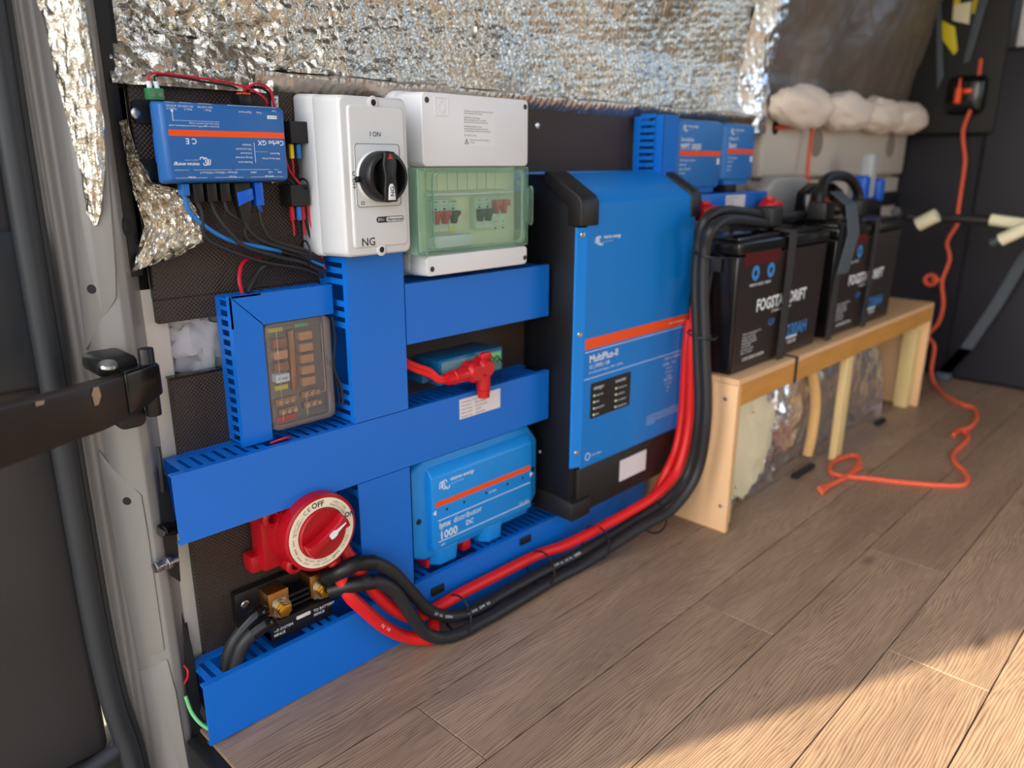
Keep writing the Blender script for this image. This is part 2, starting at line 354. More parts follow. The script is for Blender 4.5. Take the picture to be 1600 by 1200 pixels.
# ---------------------------------------------------------------- setting
b = B(); b.box(.337, 3.16, -1.80, .16, -.035, -.006); flo = st(obj('floor', b, 'cavity', loc=(0, 0, 0)))
GAP = .0009
rows = [(-.06+.0, .16), (-.21, -.06), (-.36, -.21), (-.508, -.36), (-.66, -.508), (-.81, -.66), (-.96, -.81), (-1.11, -.96), (-1.26, -1.11), (-1.41, -1.26), (-1.56, -1.41), (-1.80, -1.56)]
offs = [.9, .1, .585, 1.123, .3, 1.217, .75, .2, 1.0, .5, 1.1, .8]
for (y0, y1), of in zip(rows, offs):
    x = of-1.25*2
    while x < 3.14:
        a, c = max(x, .340), min(x+1.25, 3.16)
        if c-a > .02:
            b = B(); b.box(a+GAP, c-GAP, y0+GAP, y1-GAP, -.006, 0, .0006, 1); obj('plank', b, 'floor', flo)
        x += 1.25
def sheet(name, nx, nz, f, mt, **k):
    t = bmesh.new(); V = [[t.verts.new(f(i/nx, j/nz)) for i in range(nx+1)] for j in range(nz+1)]
    for j in range(nz):
        for i in range(nx): t.faces.new((V[j][i], V[j][i+1], V[j+1][i+1], V[j+1][i]))
    return obj(name, t, mt, **k)
def quilt(x, z, p, a):
    # raised diamonds between pressed lines
    u = (x*.95+z*.35)/p; v = (x*-.12+z*1.0)/(p*1.15)
    return a*(abs(math.sin(PI*u))**.5*(.6+.4*abs(math.sin(PI*v))**.5))
def fb(x, y, z, s, o=3): return noise.fractal(Vector((x*s, y*s, z*s)), 1.0, 2.0, o)
# van body side behind the boards
def wp(z): return .055 if z < 1.0 else .055-(z-1.0)*.22   # the wall leans in above the waist
rings = []
WZ = [-.03, .45, .9, 1.0, 1.2, 1.5, 1.8]
b = B(); b.loft([[(.34, wp(z)+.02, z), (3.15, wp(z)+.02, z), (3.15, .25, z), (.34, .25, z)] for z in WZ])
wl = st(obj('wall_left', b, 'paint_cream', loc=(0, 0, 0)))
# structural post beside the board
b = B(); b.box(.345, .385, .012, .07, 0, .86, .005); b.box(.385, .42, .045, .07, 0, .86, .004); part(obj('body_rib', b, 'paint_cream', wl), 'cream painted rib beside the plywood')
# foil on the upper wall
def foil_y(x, z):
    r = wp(z)-.004
    crease = .898+.012*math.sin(x*3)
    return r
def f_up(u, v):
    x = .345+u*(1.875-.345); z = .893+v*.62
    wr = .35+1.4*max(0, .75-x)*2.2
    return (x+.002*fb(x, 0, z, 60), foil_y(x, z)-.002-quilt(x, z, .0125, .0032)-wr*.008*fb(x*1.5, .3, z*1.5, 22, 4)-.02*fb(x, .7, z, 4, 2), z)
fo = sheet('foil_insulation', 520, 210, f_up, 'foil', loc=(0, 0, .893))
tag(fo, 'bright crinkled silver foil insulation covering the wall above the equipment boards', 'insulation')
def f_band(u, v):
    x = .52+u*(1.86-.52); z = .859+v*.033
    y = .006-.016*math.sin(min(1, v*1.15)*PI*.62)
    if v > .78: y += (v-.78)*.22
    return (x, y-quilt(x*1.0-z*.35, z*.2, .0135, .0028)-.002*fb(x, 0, z, 40), z+.004*fb(x, .2, 0, 9))
fb_ = sheet('foil_strip', 420, 22, f_band, 'foil_dull', loc=(0, 0, .86))
tag(fb_, 'duller taupe quilted foil band running along the top of the black board', 'insulation')
def f_left(u, v):
    x = .345+u*.20; z = .858+v*.06
    return (x+.003*fb(x, .4, z, 50), -.004-.012*fb(x, .1, z, 30, 4)-.008+v*.03, z)
fl = sheet('foil_sheet', 70, 26, f_left, 'foil', loc=(0, 0, .86)); tag(fl, 'crumpled silver foil above the upside-down blue control box', 'insulation')
# silver pillar wrap and next bay
def f_pil(u, v):
    x = 1.85+u*.16; z = .845+v*.68; a = math.sin(u*PI)
    return (x, wp(z)-.012-.035*a-.004*fb(x, 0, z, 30, 4)-quilt(x, z, .016, .002), z)
fp = sheet('foil_wrapped_pillar', 60, 160, f_pil, 'foil_bright', loc=(0, 0, .85)); tag(fp, 'tall strip of bright silver foil wrapped over the pillar past the twin blue chargers', 'insulation')
def f_dark(u, v):
    x = 1.99+u*1.1; z = .945+v*.66
    return (x, wp(z)-.012-.012*fb(x, 0, z, 5, 4)-quilt(x, z, .016, .0012)-.03*math.exp(-((x-2.25)/.1)**2), z)
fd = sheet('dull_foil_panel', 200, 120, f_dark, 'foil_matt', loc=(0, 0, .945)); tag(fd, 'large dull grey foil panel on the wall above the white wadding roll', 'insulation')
# white wadding roll under it
def blob(name, cx, cy, cz, rx, ry, rz, mt, seed, amp=.25, fr=2.6, n=44):
    t = bmesh.new(); bmesh.ops.create_uvsphere(t, u_segments=n, v_segments=n//2, radius=1)
    for v in t.verts:
        d = v.co.normalized(); k = 1+amp*noise.fractal(d*fr+Vector((seed, 0, 0)), 1, 2, 4)
        v.co = Vector((cx+d.x*rx*k, cy+d.y*ry*k, cz+d.z*rz*k))
    return obj(name, t, mt)
for i, (x, rx, lb) in enumerate([(2.14, .17, 'beige wadding bundle tucked under the dull foil beside the bright pillar'), (2.43, .19, 'wadding bundle second from the bright pillar under the dull foil'), (2.71, .18, 'pale pink wadding bundle in the middle of the far wall'), (2.97, .165, 'pale wadding bundle ending beside the black seat belt pillar')]):
    tag(blob('wadding_bundle', x, .0, .918, rx, .05, .055, 'wadding_warm', i*3.1, .16, 1.8), lb, 'wadding', 'wadding bundles stuffed under the dull foil')
# pressed inner panel of the far bay
b = B()
b.box(2.0, 3.12, .035, .072, .73, .90, .012, 3); b.box(2.0, 3.12, .045, .072, .345, .722, .008)
ip = st(obj('trim_1', b, 'paint_cream', loc=(2.5, .05, .345)))
for x, z in ((2.335, .828), (2.95, .828)):
    b = B(); b.lathe([(.040, 0), (.040, .003), (.037, .004), (.0001, .004)], (x, .0358, z), n=28); part(obj('access_plug', b, mat('grey_plug', (142, 134, 124), .6), ip), 'round grey plug in the cream panel')
b = B(); b.cyl((2.06, .037, .862), (2.06, .033, .862), .018, 24); part(obj('cable_hole', b, 'cavity', ip), 'black round hole the orange cord comes out of')
for x in (2.12, 2.34, 2.62, 2.86):
    b = B(); b.lathe([(.009, 0), (.007, .003), (.0001, .004)], (x, .044, .70), n=14); obj('weld_dimple', b, 'paint_cream', ip)
b = B(); b.prism([(2.56, .50), (2.60, .50), (2.61, .73), (2.55, .73)], .01, .05, bev=.004); b.prism([(2.72, .50), (2.75, .50), (2.755, .73), (2.715, .73)], .01, .05, bev=.004); obj('pressed_rib', b, 'paint_cream', ip)
b = B(); b.box(.318, .3395, -1.8, -.03, -.6, -.004, .004); st(obj('door_sill', b, 'cavity', loc=(.3, -.9, -.6)))
# openings
b = B(); b.box(2.78, 3.1, .03, .046, .62, .67, .01); part(obj('dark_opening', b, 'cavity', ip), 'dark slot below the panel')
# bulkhead and cab side
b = B(); b.box(3.13, 3.19, -1.8, .23, -.03, .885, .012, 3); b.box(3.10, 3.19, -1.8, -.21, .0, 1.14, .02, 4)
st(obj('wall_front', b, 'bulkhead', loc=(3.15, -.8, 0)))
b = B(); b.box(3.2, 3.25, -1.8, -.30, 1.14, 1.22, .01); b.box(3.2, 3.25, -.29, -.235, .9, 1.8, .012); fr = st(obj('window_1', b, 'white_paint', loc=(3.2, -.5, 1.1)))
b = B(); b.box(3.22, 3.226, -1.8, -.29, 1.22, 1.8); obj('window_pane', b, 'pane', fr)
b = B(); b.box(3.09, 3.2, -.245, .06, .865, 1.8, .012, 3); st(obj('trim_2', b, 'cavity', loc=(3.1, -.12, .9)))
# opposite side, roof, outside
b = B()
b.box(.33, 1.75, -1.86, -1.80, -.03, 1.8); b.box(2.95, 3.2, -1.86, -1.8, -.03, 1.8); b.box(1.75, 2.95, -1.86, -1.8, 1.62, 1.8)
st(obj('wall_right', b, 'foil_dark', loc=(0, -1.83, 0)))
b = B(); b.box(.33, 3.25, -1.9, .25, 1.8, 1.86); st(obj('ceiling', b, 'foil_dark', loc=(1.8, -.8, 1.8)))
b = B(); b.box(-30, 30, -30, 30, -.62, -.58); st(obj('ground', b, 'gravel', loc=(0, 0, -.6)))
b = B(); b.box(-3.5, .28, .2, 6, -.58, -.5, .02); st(obj('grass_verge', b, 'grass', loc=(-1, 2, -.58)))

# ---------------------------------------------------------------- rear pillar (vertical features lie on rays x = r*(y+.972))
def R_(r, y): return (r*(y+.972), y)
secp = [R_(.366, .03), R_(.352, -.01), R_(.346, -.022), R_(.334, -.024), R_(.312, -.012), R_(.296, .0), R_(.290, .010), R_(.284, .012), R_(.279, .008), R_(.272, .012), R_(.262, .03), (.262, .13), (.36, .13)]
b = B(); b.loft([[(x, y, z) for x, y in secp] for z in (-.60, .0, .15, .155, .16, 1.8)], .002, 2)
pil = st(obj('door_pillar', b, 'paint', loc=(.30, 0, -.6)))
# raised panels on the pillar between its holes
def pilpt(r, z, out=0):
    # point on the pillar's front face at ray ratio r
    y = -.024+(.334-r)/(.334-.284)*.036 if r < .334 else -.024
    x = r*(y+.972); return Vector((x-out*.55, y-out*.84, z))
def pz(u, v, r, o=0):
    # height of pixel (u, v) on the pillar
    d = right*(u-800)/1193.56+down*(v-600)/1193.56+fwd
    y = pilpt(r, 0).y; k = (y+.972)/d.y; return .776+d.z*k
def pilpoly(px, out0, out1, mt, nm, bev=.001, lab=None):
    pts = []
    for u, v in px:
        d = right*(u-800)/1193.56+down*(v-600)/1193.56+fwd; r = d.x/d.y; pts.append((r, pz(u, v, r)))
    bb = B(); bb.loft([[pilpt(r, z, out0) for r, z in pts], [pilpt(r, z, out1) for r, z in pts]], bev, 2)
    o = obj(nm, bb, mt, pil)
    if lab: o['label'] = lab
    return o
pilpoly([(118, 0), (150, 60), (168, 230), (182, 420), (183, 465), (135, 548), (112, 330), (92, 160), (76, 0)], -.004, .0035, 'paint', 'pressed_panel', .0025)
pilpoly([(153, 700), (172, 724), (222, 772), (232, 830), (256, 1000), (258, 1015), (218, 1034), (186, 880), (160, 745)], -.004, .0035, 'paint', 'pressed_panel', .0025)
pilpoly([(218, 1046), (262, 1028), (276, 1080), (296, 1200), (248, 1200)], -.004, .0035, 'paint', 'pressed_panel', .0025)
def pilspot(u, v, rad, mt, nm, out=.004, lab=None):
    d = right*(u-800)/1193.56+down*(v-600)/1193.56+fwd; r = d.x/d.y; p = pilpt(r, pz(u, v, r), out); bb = B()
    bb.lathe([(rad, 0), (rad*.9, .0012), (.0001, .0012)], p, (-.55, -.84, 0), 20); o = obj(nm, bb, mt, pil)
    if lab: o['label'] = lab
for u, v in ((145, 451), (200, 781)): pilspot(u, v, .0055, 'cavity', 'round_hole', .0035, 'small black hole in the pillar')
for u, v in ((136, 737), (165, 890), (180, 961), (193, 1029), (202, 1075), (209, 1111), (252, 1049)): pilspot(u, v, .005, 'paint', 'spot_weld', .0002)
# foil tape on the pillar
tp = [(60, 0), (105, 0), (150, 0), (158, 110), (166, 200), (165, 270), (160, 340), (150, 352), (137, 332), (128, 270), (108, 190), (88, 110), (76, 50)]
def tapef():
    t = bmesh.new(); pts = []
    L_ = [(60, 0), (76, 50), (88, 110), (108, 190), (128, 270), (137, 332), (150, 352)]; Rr = [(134, 0), (141, 50), (150, 110), (165, 190), (166, 270), (160, 330), (154, 350)]
    N = 90; G = []
    for j in range(N+1):
        s_ = j/N*6; i = min(5, int(s_)); f = s_-i; row = []
        l = Vector(L_[i]).lerp(Vector(L_[i+1]), f); r_ = Vector(Rr[i]).lerp(Vector(Rr[i+1]), f)
        for k in range(31):
            q = l.lerp(r_, k/30); d = right*(q.x-800)/1193.56+down*(q.y-600)/1193.56+fwd; r = d.x/d.y; z = pz(q.x, q.y, r)
            p = pilpt(r, z, .0048+.0030*fb(r*4, .5, z, 34, 4)+.0012); row.append(t.verts.new(p))
        G.append(row)
    for a, c in zip(G, G[1:]):
        for k in range(30): t.faces.new((a[k], a[k+1], c[k+1], c[k]))
    return t
ft = obj('foil_tape', tapef(), 'foil', pil); ft['label'] = 'wrinkled silver foil tape on the grey pillar'
# dark cavity between pillar and board
b = B(); b.loft([[(.330, .06, z), (.348, .012, z), (.366, .012, z), (.366, .07, z)] for z in (.62, 1.8)]); obj('dark_gap', b, 'cavity', pil)
b = B(); b.loft([[R_(.352, -.012)+(z,), R_(.3665, -.006)+(z,), R_(.3665, .02)+(z,), R_(.345, .02)+(z,)] for z in (.64, 1.5)], .002); part(obj('inner_edge', b, 'cavity', pil), 'black inner edge of the pillar beside the foil')
b = B()
b.lathe([(.012, 0), (.013, .004), (.008, .009), (.0001, .011)], (.333, -.006, .70)); b.lathe([(.011, 0), (.010, .006), (.0001, .008)], (.335, -.004, .655)); obj('grommet', b, 'cavity', pil)
# lower cut-out with corrugated hose
b = B(); b.loft([[pilpt(r, z, .0015) for r, z in [(.352, .40), (.3625, .385), (.366, .31), (.362, .235), (.35, .25), (.348, .33)]], [pilpt(r, z, .004) for r, z in [(.352, .40), (.3625, .385), (.366, .31), (.362, .235), (.35, .25), (.348, .33)]]]); part(obj('cutout', b, 'cavity', pil), 'dark cut-out at the pillar edge')
b = B(); b.loft([[pilpt(r, z, .0015) for r, z in [(.358, .19), (.366, .13), (.370, -.06), (.352, -.06), (.352, .06)]], [pilpt(r, z, .004) for r, z in [(.358, .19), (.366, .13), (.370, -.06), (.352, -.06), (.352, .06)]]]); part(obj('cutout', b, 'cavity', pil), 'dark lower cut-out at the pillar foot')

# weather seal
def sealpath():
    pts = []
    for r, v in ((.255, 1.25), (.252, 1.1), (.248, .9), (.246, .7), (.246, .5), (.246, .3), (.247, .18), (.252, .08), (.262, 0), (.266, -.1), (.262, -.2), (.262, -.35)):
        y = -.004; pts.append((r*(y+.972), y, v))
    return pts
b = B(); b.tube(sealpath(), .0135, 16); s_ = obj('weather_seal', b, 'seal'); tag(s_, 'long black rubber door seal running down the grey pillar edge', 'seal')
b = B(); b.tube([(x+.016, y+.006, z) for x, y, z in sealpath()], .006, 10); obj('seal_lip', b, 'seal', s_)

# open rear door behind the seal
dt = thing('rear_door', 'open dark rear door at the far left edge behind the hinge arm', 'door', (-.25, .06, -.35))
b = B(); b.box(-.54, .238, .02, .09, .0, 1.72, .012, 3); obj('inner_panel', b, 'door_trim', dt)
b = B(); b.box(-.54, .272, .028, .09, -.34, -.004, .012, 3); part(obj('lower_panel', b, 'door_trim', dt), 'scuffed dark lower trim')
b = B(); b.box(-.54, .236, .006, .022, .52, .70, .008, 3); part(obj('recess_bar', b, 'seal', dt), 'grey-blue dark bar behind the hinge arm')
b = B(); b.box(-.40, .03, .008, .022, .86, .90, .006); obj('pull_handle', b, 'cavity', dt)
b = B(); b.tube([(.24, .0, .012), (.17, -.004, -.002), (.10, -.006, -.014), (.04, .0, -.03)], .011, 12); part(obj('bottom_seal', b, 'seal', dt), 'grey rubber strip along the lower edge')
lt = thing('door_latch', 'pale metal latch castings at the bottom left corner of the open door', 'latch', (.055, -.01, -.1))
for i, (x, z, rx) in enumerate(((.050, -.012, .014), (.068, -.022, .012), (.060, -.045, .013), (.075, -.06, .011))):
    t = bmesh.new(); bmesh.ops.create_uvsphere(t, u_segments=16, v_segments=10, radius=1)
    for v in t.verts: v.co = Vector((x+v.co.x*rx, -.012+v.co.y*.008, z+v.co.z*rx*1.3))
    obj('casting', t, 'steel', lt)
b = B(); b.prism([(.078, -.045), (.084, -.045), (.098, -.16), (.092, -.16)], -.014, -.02, bev=.001); part(obj('rod', b, 'white_paint', lt), 'thin white rod')
b = B(); b.tube([(-.055, -.06, .10), (-.045, -.06, .07), (-.02, -.06, .045), (.012, -.05, .022)], .0035, 8); tag(obj('red_door_wire', b, 'dark_red'), 'dull red wire at the bottom left edge of the photo', 'wire')

# hinge arm
ha = thing('door_hinge_arm', 'scuffed black steel hinge arm reaching across the pillar from the left', 'hinge', (.24, -.06, .5))
def hp(u, v, y):
    d = right*(u-800)/1193.56+down*(v-600)/1193.56+fwd; k = (y+.972)/d.y; return Vector((d.x*k, y, .776+d.z*k))
pathT = [(-60, 651, -.20), (0, 637, -.175), (60, 623, -.155), (100, 613, -.14), (150, 599, -.125), (196, 586, -.11)]
hs_ = [.060, .058, .056, .054, .054, .050]
b = B(); rings = []
for (u, v, y), h in zip(pathT, hs_):
    p = hp(u, v, y); q = Vector((.10, .995, 0))*.022
    rings.append([p, p+q, p+q-Vector((0, 0, h)), p-Vector((0, 0, h))])
b.loft(rings, .004, 2); obj('arm', b, 'arm', ha)
b = B(); rings = []
for (u, v, y), h in zip([(194, 583, -.114), (222, 574, -.106), (242, 567, -.10), (250, 569, -.097)], (.050, .046, .040, .036)):
    p = hp(u, v, y); q = Vector((.10, .995, 0))*.024; rings.append([p, p+q, p+q-Vector((0, 0, h)), p-Vector((0, 0, h))])
b.loft(rings, .004, 3); part(obj('knuckle', b, 'black_gloss', ha), 'glossy black clevis at the hinge pin')
p = hp(234, 597, -.092); b = B(); b.cyl((p.x, p.y, p.z-.040), (p.x, p.y, p.z+.040), .0085, 20, bev=.0015); part(obj('hinge_pin', b, 'black', ha), 'black hinge pin')
p = hp(172, 575, -.09); b = B(); b.prism(rrect(p.x-.012, p.x+.032, p.z-.012, p.z+.010, .009), -.035, -.085, bev=.003); obj('bracket', b, 'black', ha)
b = B(); p = hp(185, 655, -.05); b.prism(rrect(p.x-.012, p.x+.02, p.z-.004, p.z+.022, .009), -.035, -.085, bev=.003); obj('bracket', b, 'black', ha)
p = hp(176, 576, -.12); b = B(); b.lathe([(.0095, 0), (.0085, .003), (.0001, .004)], (p.x, p.y+.012, p.z+.001), (0, -.3, 1), 20); part(obj('pivot_cap', b, 'steel', ha), 'worn shiny pivot cap')
def scrape(pts, y):
    bb = B(); P = [hp(u, v, y) for u, v in pts]; n_ = Vector((-.1, -.995, 0))
    bb.loft([[q for q in P], [q+n_*.0006 for q in P]]); part(obj('scrape', bb, 'rust', ha), 'bare scrape in the paint')
scrape([(146, 606), (154, 604), (158, 618), (154, 632), (148, 634), (143, 616)], -.1285)
scrape([(55, 628), (70, 625), (68, 632), (56, 635)], -.158)
# galvanised bolt on the pillar edge
bt = thing('pillar_bolt', 'shiny zinc bolt on the pillar edge left of the red switch', 'bolt', (.343, -.03, .205))
pb_ = hp(262, 879, -.035); b = B(); b.hexh((pb_.x-.008, -.035, pb_.z), .008, .010, (-1, -.2, 0)); obj('bolt_head', b, 'steel', bt)
b = B(); b.hexh((pb_.x+.004, -.035, pb_.z), .009, .007, (-1, -.2, 0)); b.cyl((pb_.x-.009, -.035, pb_.z), (pb_.x+.014, -.035, pb_.z), .0045); obj('nut', b, 'steel', bt)
# ---------------------------------------------------------------- mounting boards
bd = thing('upper_backing_board', 'dark brown dimpled plywood board behind the upside-down blue control box', 'board', (.8, .006, .577))
b = B(); b.box(.366, 1.345, .0, .012, .607, .862, .001, 1); b.box(.3665, .60, .0, .012, .577, .607, .001, 1); obj('panel', b, 'board', bd)
bd2 = thing('lower_backing_board', 'dark brown dimpled plywood board behind the lower trunking and red switch', 'board', (.8, .006, 0))
b = B(); b.box(.372, 1.37, .0, .012, .002, .503, .001, 1); obj('panel', b, 'board', bd2)
b = B(); b.box(.371, 1.37, .0, .012, .5035, .506); part(obj('tape_edge', b, 'black_gloss', bd2), 'glossy black tape along the top edge')
b = B(); b.box(.70, 1.37, .002, .012, .509, .604, .001, 1); obj('panel', b, 'board', bd2)
# wadding in the gap
wd = blob('wadding_clump', .43, .045, .54, .055, .022, .05, 'wadding', 9.2, .3, 3); tag(wd, 'white fluffy wadding showing through the gap between the two boards', 'wadding')

# ---------------------------------------------------------------- slotted trunking
def comb(b, plane, a0, a1, depth, pitch=.0155, fw=.0085, thick=.0016, base=.016, skip=(), axis='x', head=True, keep=None):
    # a slotted side wall: solid strip by the wall, fingers to the lid.  plane: the fixed coordinate
    def add(p0, p1, y0, y1):
        if axis == 'x': b.box(p0, p1, y0, y1, plane-thick/2, plane+thick/2)
        else: b.box(plane-thick/2, plane+thick/2, y0, y1, p0, p1)
    add(a0, a1, -base, -.0005)
    n = int((a1-a0)/pitch)
    for i in range(n+1):
        c = a0+fw/2+i*pitch
        if c+fw/2 > a1: break
        if any(s0 < c < s1 for s0, s1 in skip): continue
        if keep and not any(s0 < c < s1 for s0, s1 in keep): continue
        hw = fw*.78
        prof = [(c-fw/2, -base), (c-fw/2, -depth+.014), (c-hw, -depth+.007), (c-hw, -depth+.0015), (c+hw, -depth+.0015), (c+hw, -depth+.007), (c+fw/2, -depth+.014), (c+fw/2, -base)]
        if axis == 'x': b.prism(prof, plane-thick/2, plane+thick/2, 'z')
        else: b.loft([[(plane-thick/2, y, z) for z, y in prof], [(plane+thick/2, y, z) for z, y in prof]])
def lid_h(b, x0, x1, z0, z1, D, lip=.010, t=.002):
    y = -D; b.prism([(y, z0), (y, z1), (y+lip, z1), (y+lip, z1-t), (y+t, z1-t), (y+t, z0+t), (y+lip, z0+t), (y+lip, z0)], x0, x1, 'x')
def lid_v(b, x0, x1, z0, z1, D, lip=.010, t=.002):
    y = -D; b.prism([(x0, y), (x1, y), (x1, y+lip), (x1-t, y+lip), (x1-t, y+t), (x0+t, y+t), (x0+t, y+lip), (x0, y+lip)], z0, z1, 'z')
def htrunk(label, lx0, lx1, x0, x1, z0, z1, D, skip=(), skipb=()):
    t = thing('cable_trunking', label, 'trunking', ((x0+x1)/2, -D/2, z0), 'blue slotted cable trunking on the boards')
    b = B(); b.box(x0, x1, -.0025, -.0004, z0+.002, z1-.002); obj('back_strip', b, 'trunk', t)
    b = B(); comb(b, z1-.0032, x0, x1, D, skip=skip); part(obj('slotted_side', b, 'trunk', t), 'slotted upper side')
    b = B(); comb(b, z0+.0032, x0, x1, D, skip=skipb); obj('slotted_side', b, 'trunk', t)
    b = B(); lid_h(b, lx0, lx1, z0, z1, D); obj('lid', b, 'trunk', t); return t
mid = htrunk('long middle blue trunking with a white label near its right end', .331, 1.027, .350, 1.024, .3095, .4035, .072, skip=((.475, .50), (.61, .70), (.845, .885)))
b = B(); b.rect(.804, .899, .361, .3955, -.0722, .0004); o = part(obj('paper_label', b, 'label', mid), 'white label with small print')
b = B()
for i, t_ in enumerate(('Smart Battery Protect 12/24V 220A', 'Part Number:      BPR122022000', 'Serial Number:    HQ2237XXXXX', 'Bluetooth PIN:      000000', 'Bluetooth Key:     00000000000')):
    b.text(t_, .0042, .808, -.0727, .3885-i*.0063)
obj('lettering', b, 'ink', o)
upr = htrunk('short blue trunking below the white breaker box', .700, 1.023, .702, 1.021, .5065, .5985, .072, skip=((.83, .87),))
low = htrunk('lowest blue trunking standing on the wood floor', .336, 1.368, .346, 1.366, .001, .0965, .072, skip=((.372, .405), (.455, .49), (.56, .60), (.74, .86)))
# vertical ones
def vtrunk(label, x0, x1, z0, z1, D, keepL=None, keepR=None, lid=None):
    t = thing('cable_trunking', label, 'trunking', ((x0+x1)/2, -D/2, z0), 'blue slotted cable trunking on the boards')
    b = B(); b.box(x0+.002, x1-.002, -.0025, -.0004, z0, z1); obj('back_strip', b, 'trunk', t)
    b = B(); comb(b, x0+.0032, z0, z1, D, axis='z', keep=keepL); obj('slotted_side', b, 'trunk', t)
    b = B(); comb(b, x1-.0032, z0, z1, D, axis='z', keep=keepR); obj('slotted_side', b, 'trunk', t)
    b = B()
    if lid: b.prism(lid, -D, -D+.002); b.box(x1-.002, x1, -D, -D+.01, lid[1][1], z1)
    else: lid_v(b, x0, x1, z0, z1, D)
    obj('lid', b, 'trunk', t); return t
c1 = vtrunk('upright blue trunking below the light grey rotary isolator', .5985, .6975, .405, .666, .0725, keepL=((.40, .465), (.545, .58), (.60, .66)), keepR=((.41, .50),))
c2 = vtrunk('upright blue trunking right of the red battery switch', .598, .698, .1, .3085, .0725, keepL=((.15, .205), (.28, .31)), keepR=((.1, .3),),
            lid=[(.598, .178), (.698, .1), (.698, .3085), (.598, .3085)][:0] or [(.698, .3085), (.698, .1), (.655, .1), (.645, .135), (.632, .162), (.618, .178), (.598, .180), (.598, .3085)][::1])
# small mitred trunking round the fuse box
D = .045
t = thing('corner_trunking', 'smaller blue trunking turning a mitred corner around the clear fuse box', 'trunking', (.46, -.02, .4045), 'blue slotted cable trunking on the boards')
b = B(); lid_v(b, .4405, .4825, .4045, .566, D); b.prism([(.4405, .566), (.4825, .566), (.4405, .6075)][::-1], -D, -D+.002); b.box(.4405, .4425, -D, -D+.01, .566, .6075); part(obj('lid', b, 'trunk', t), 'upright lid')
b = B(); lid_h(b, .4835, .592, .566, .6075, D); b.prism([(.4425, .6075), (.4835, .567), (.4835, .6075)], -D, -D+.002); b.box(.4425, .4835, -D, -D+.01, .6055, .6075); part(obj('lid', b, 'trunk', t), 'horizontal lid')
b = B(); b.box(.445, .478, -.0025, -.0004, .406, .605); b.box(.478, .59, -.0025, -.0004, .570, .605); obj('back_strip', b, 'trunk', t)
def closedside(b, plane, a0, a1, axis):
    # side wall with closed oval slots
    n = int((a1-a0)/.0128); p = (a1-a0)/n
    def add(p0, p1, y0, y1):
        if axis == 'z': b.box(plane-.0008, plane+.0008, y0, y1, p0, p1)
        else: b.box(p0, p1, y0, y1, plane-.0008, plane+.0008)
    add(a0, a1, -.012, -.0005); add(a0, a1, -D+.001, -D+.013)
    for i in range(n+1): add(max(a0, a0+i*p-.0026), min(a1, a0+i*p+.0026), -D+.012, -.0115)
b = B(); closedside(b, .4425, .4055, .604, 'z'); part(obj('slotted_side', b, 'trunk', t), 'side with oval slots')
b = B(); closedside(b, .6045, .475, .59, 'x'); obj('slotted_side', b, 'trunk', t)
# vertical trunking beside the chargers
tf = thing('cable_trunking', 'upright blue slotted trunking above the inverter left of the chargers', 'trunking', (1.39, -.04, .70), 'blue slotted cable trunking on the boards')
b = B(); n = 12
x = 1.362
b.box(x-.0008, x+.0008, -.016, -.0005, .70, .862); b.box(x-.0008, x+.0008, -.072, -.052, .70, .862)
for i in range(n+1): b.box(x-.0008, x+.0008, -.053, -.0155, .70+i*.0135-.004+.0, .70+i*.0135+.004)
obj('slotted_side', b, 'trunk', tf)
b = B(); lid_v(b, 1.359, 1.415, .70, .864, .072, lip=.014); obj('lid', b, 'trunk', tf)
b = B(); b.box(1.37, 1.41, -.0025, -.0004, .70, .862); obj('back_strip', b, 'trunk', tf)

# ---------------------------------------------------------------- upside-down control box
cb = thing('system_control_box', 'blue control box mounted upside down with an orange stripe at top left', 'controller', (.45, -.03, .75))
b = B(); b.loft([[(.386, -.006, .748), (.538, -.006, .748), (.538, -.006, .838), (.386, -.006, .838)],
                 [(.375, -.034, .748), (.540, -.034, .748), (.540, -.034, .840), (.375, -.034, .840)],
                 [(.382, -.05, .751), (.534, -.05, .751), (.534, -.05, .837), (.380, -.05, .837)]], .004, 3, ang=15); obj('case', b, 'cerbo_blue', cb)
b = B(); b.rect(.386, .532, .8015, .8085, -.0501); part(obj('stripe', b, 'orange', cb), 'orange stripe')
b = B(); b.loft([[(.3826-d_, -.015, .772), (.3756-d_, -.0325, .772), (.3756-d_, -.0325, .804), (.3826-d_, -.015, .804)] for d_ in (-.001, .0008)], .0003); part(obj('side_label', b, 'blue_plug', cb), 'bright blue label on the end')
b = B(); y = -.0503
def T(s, size, x, z, al='LEFT', bd=0): b.text(s, size, x, y, z, al, rot=PI, bold=bd)
T('Cerbo GX', .0082, .531, .7985, bd=.01)
for (s, x, z) in (('Bluetooth', .524, .784), ('WiFi Access Point', .524, .778), ('Disabled', .486, .794), ('Not connected', .486, .789), ('Connected', .486, .784), ('Energy detected', .486, .779), ('Normal active', .486, .7735)): T(s, .0033, x, z)
T('C E', .009, .418, .799, bd=.01)
for (s, x, z) in (('Power in', .398, .832), ('8-70VDC', .398, .8355), ('Relay 2', .416, .832), ('NO COM NC', .418, .8355), ('Relay 1', .439, .832), ('NO COM NC', .441, .8355), ('Digital inputs', .490, .832), ('Temp', .504, .832), ('Tank', .524, .835), ('Press short: toggle WiFi access point & Bluetooth on/off', .447, .8138), ('Press long: reset network settings', .447, .8168)): T(s, .0031 if 'Press' not in s else .0026, x, z)
for (s, x, z) in (('VE.Bus', .412, .7565), ('VE.Can', .463, .7565), ('BMS-Can', .513, .7565), ('VE.Direct 3', .433, .7615), ('VE.Direct 2', .449, .7615), ('VE.Direct 1', .465, .7615), ('HDMI', .490, .7615), ('USB', .512, .7615), ('USB', .525, .7615)): T(s, .0032, x, z)
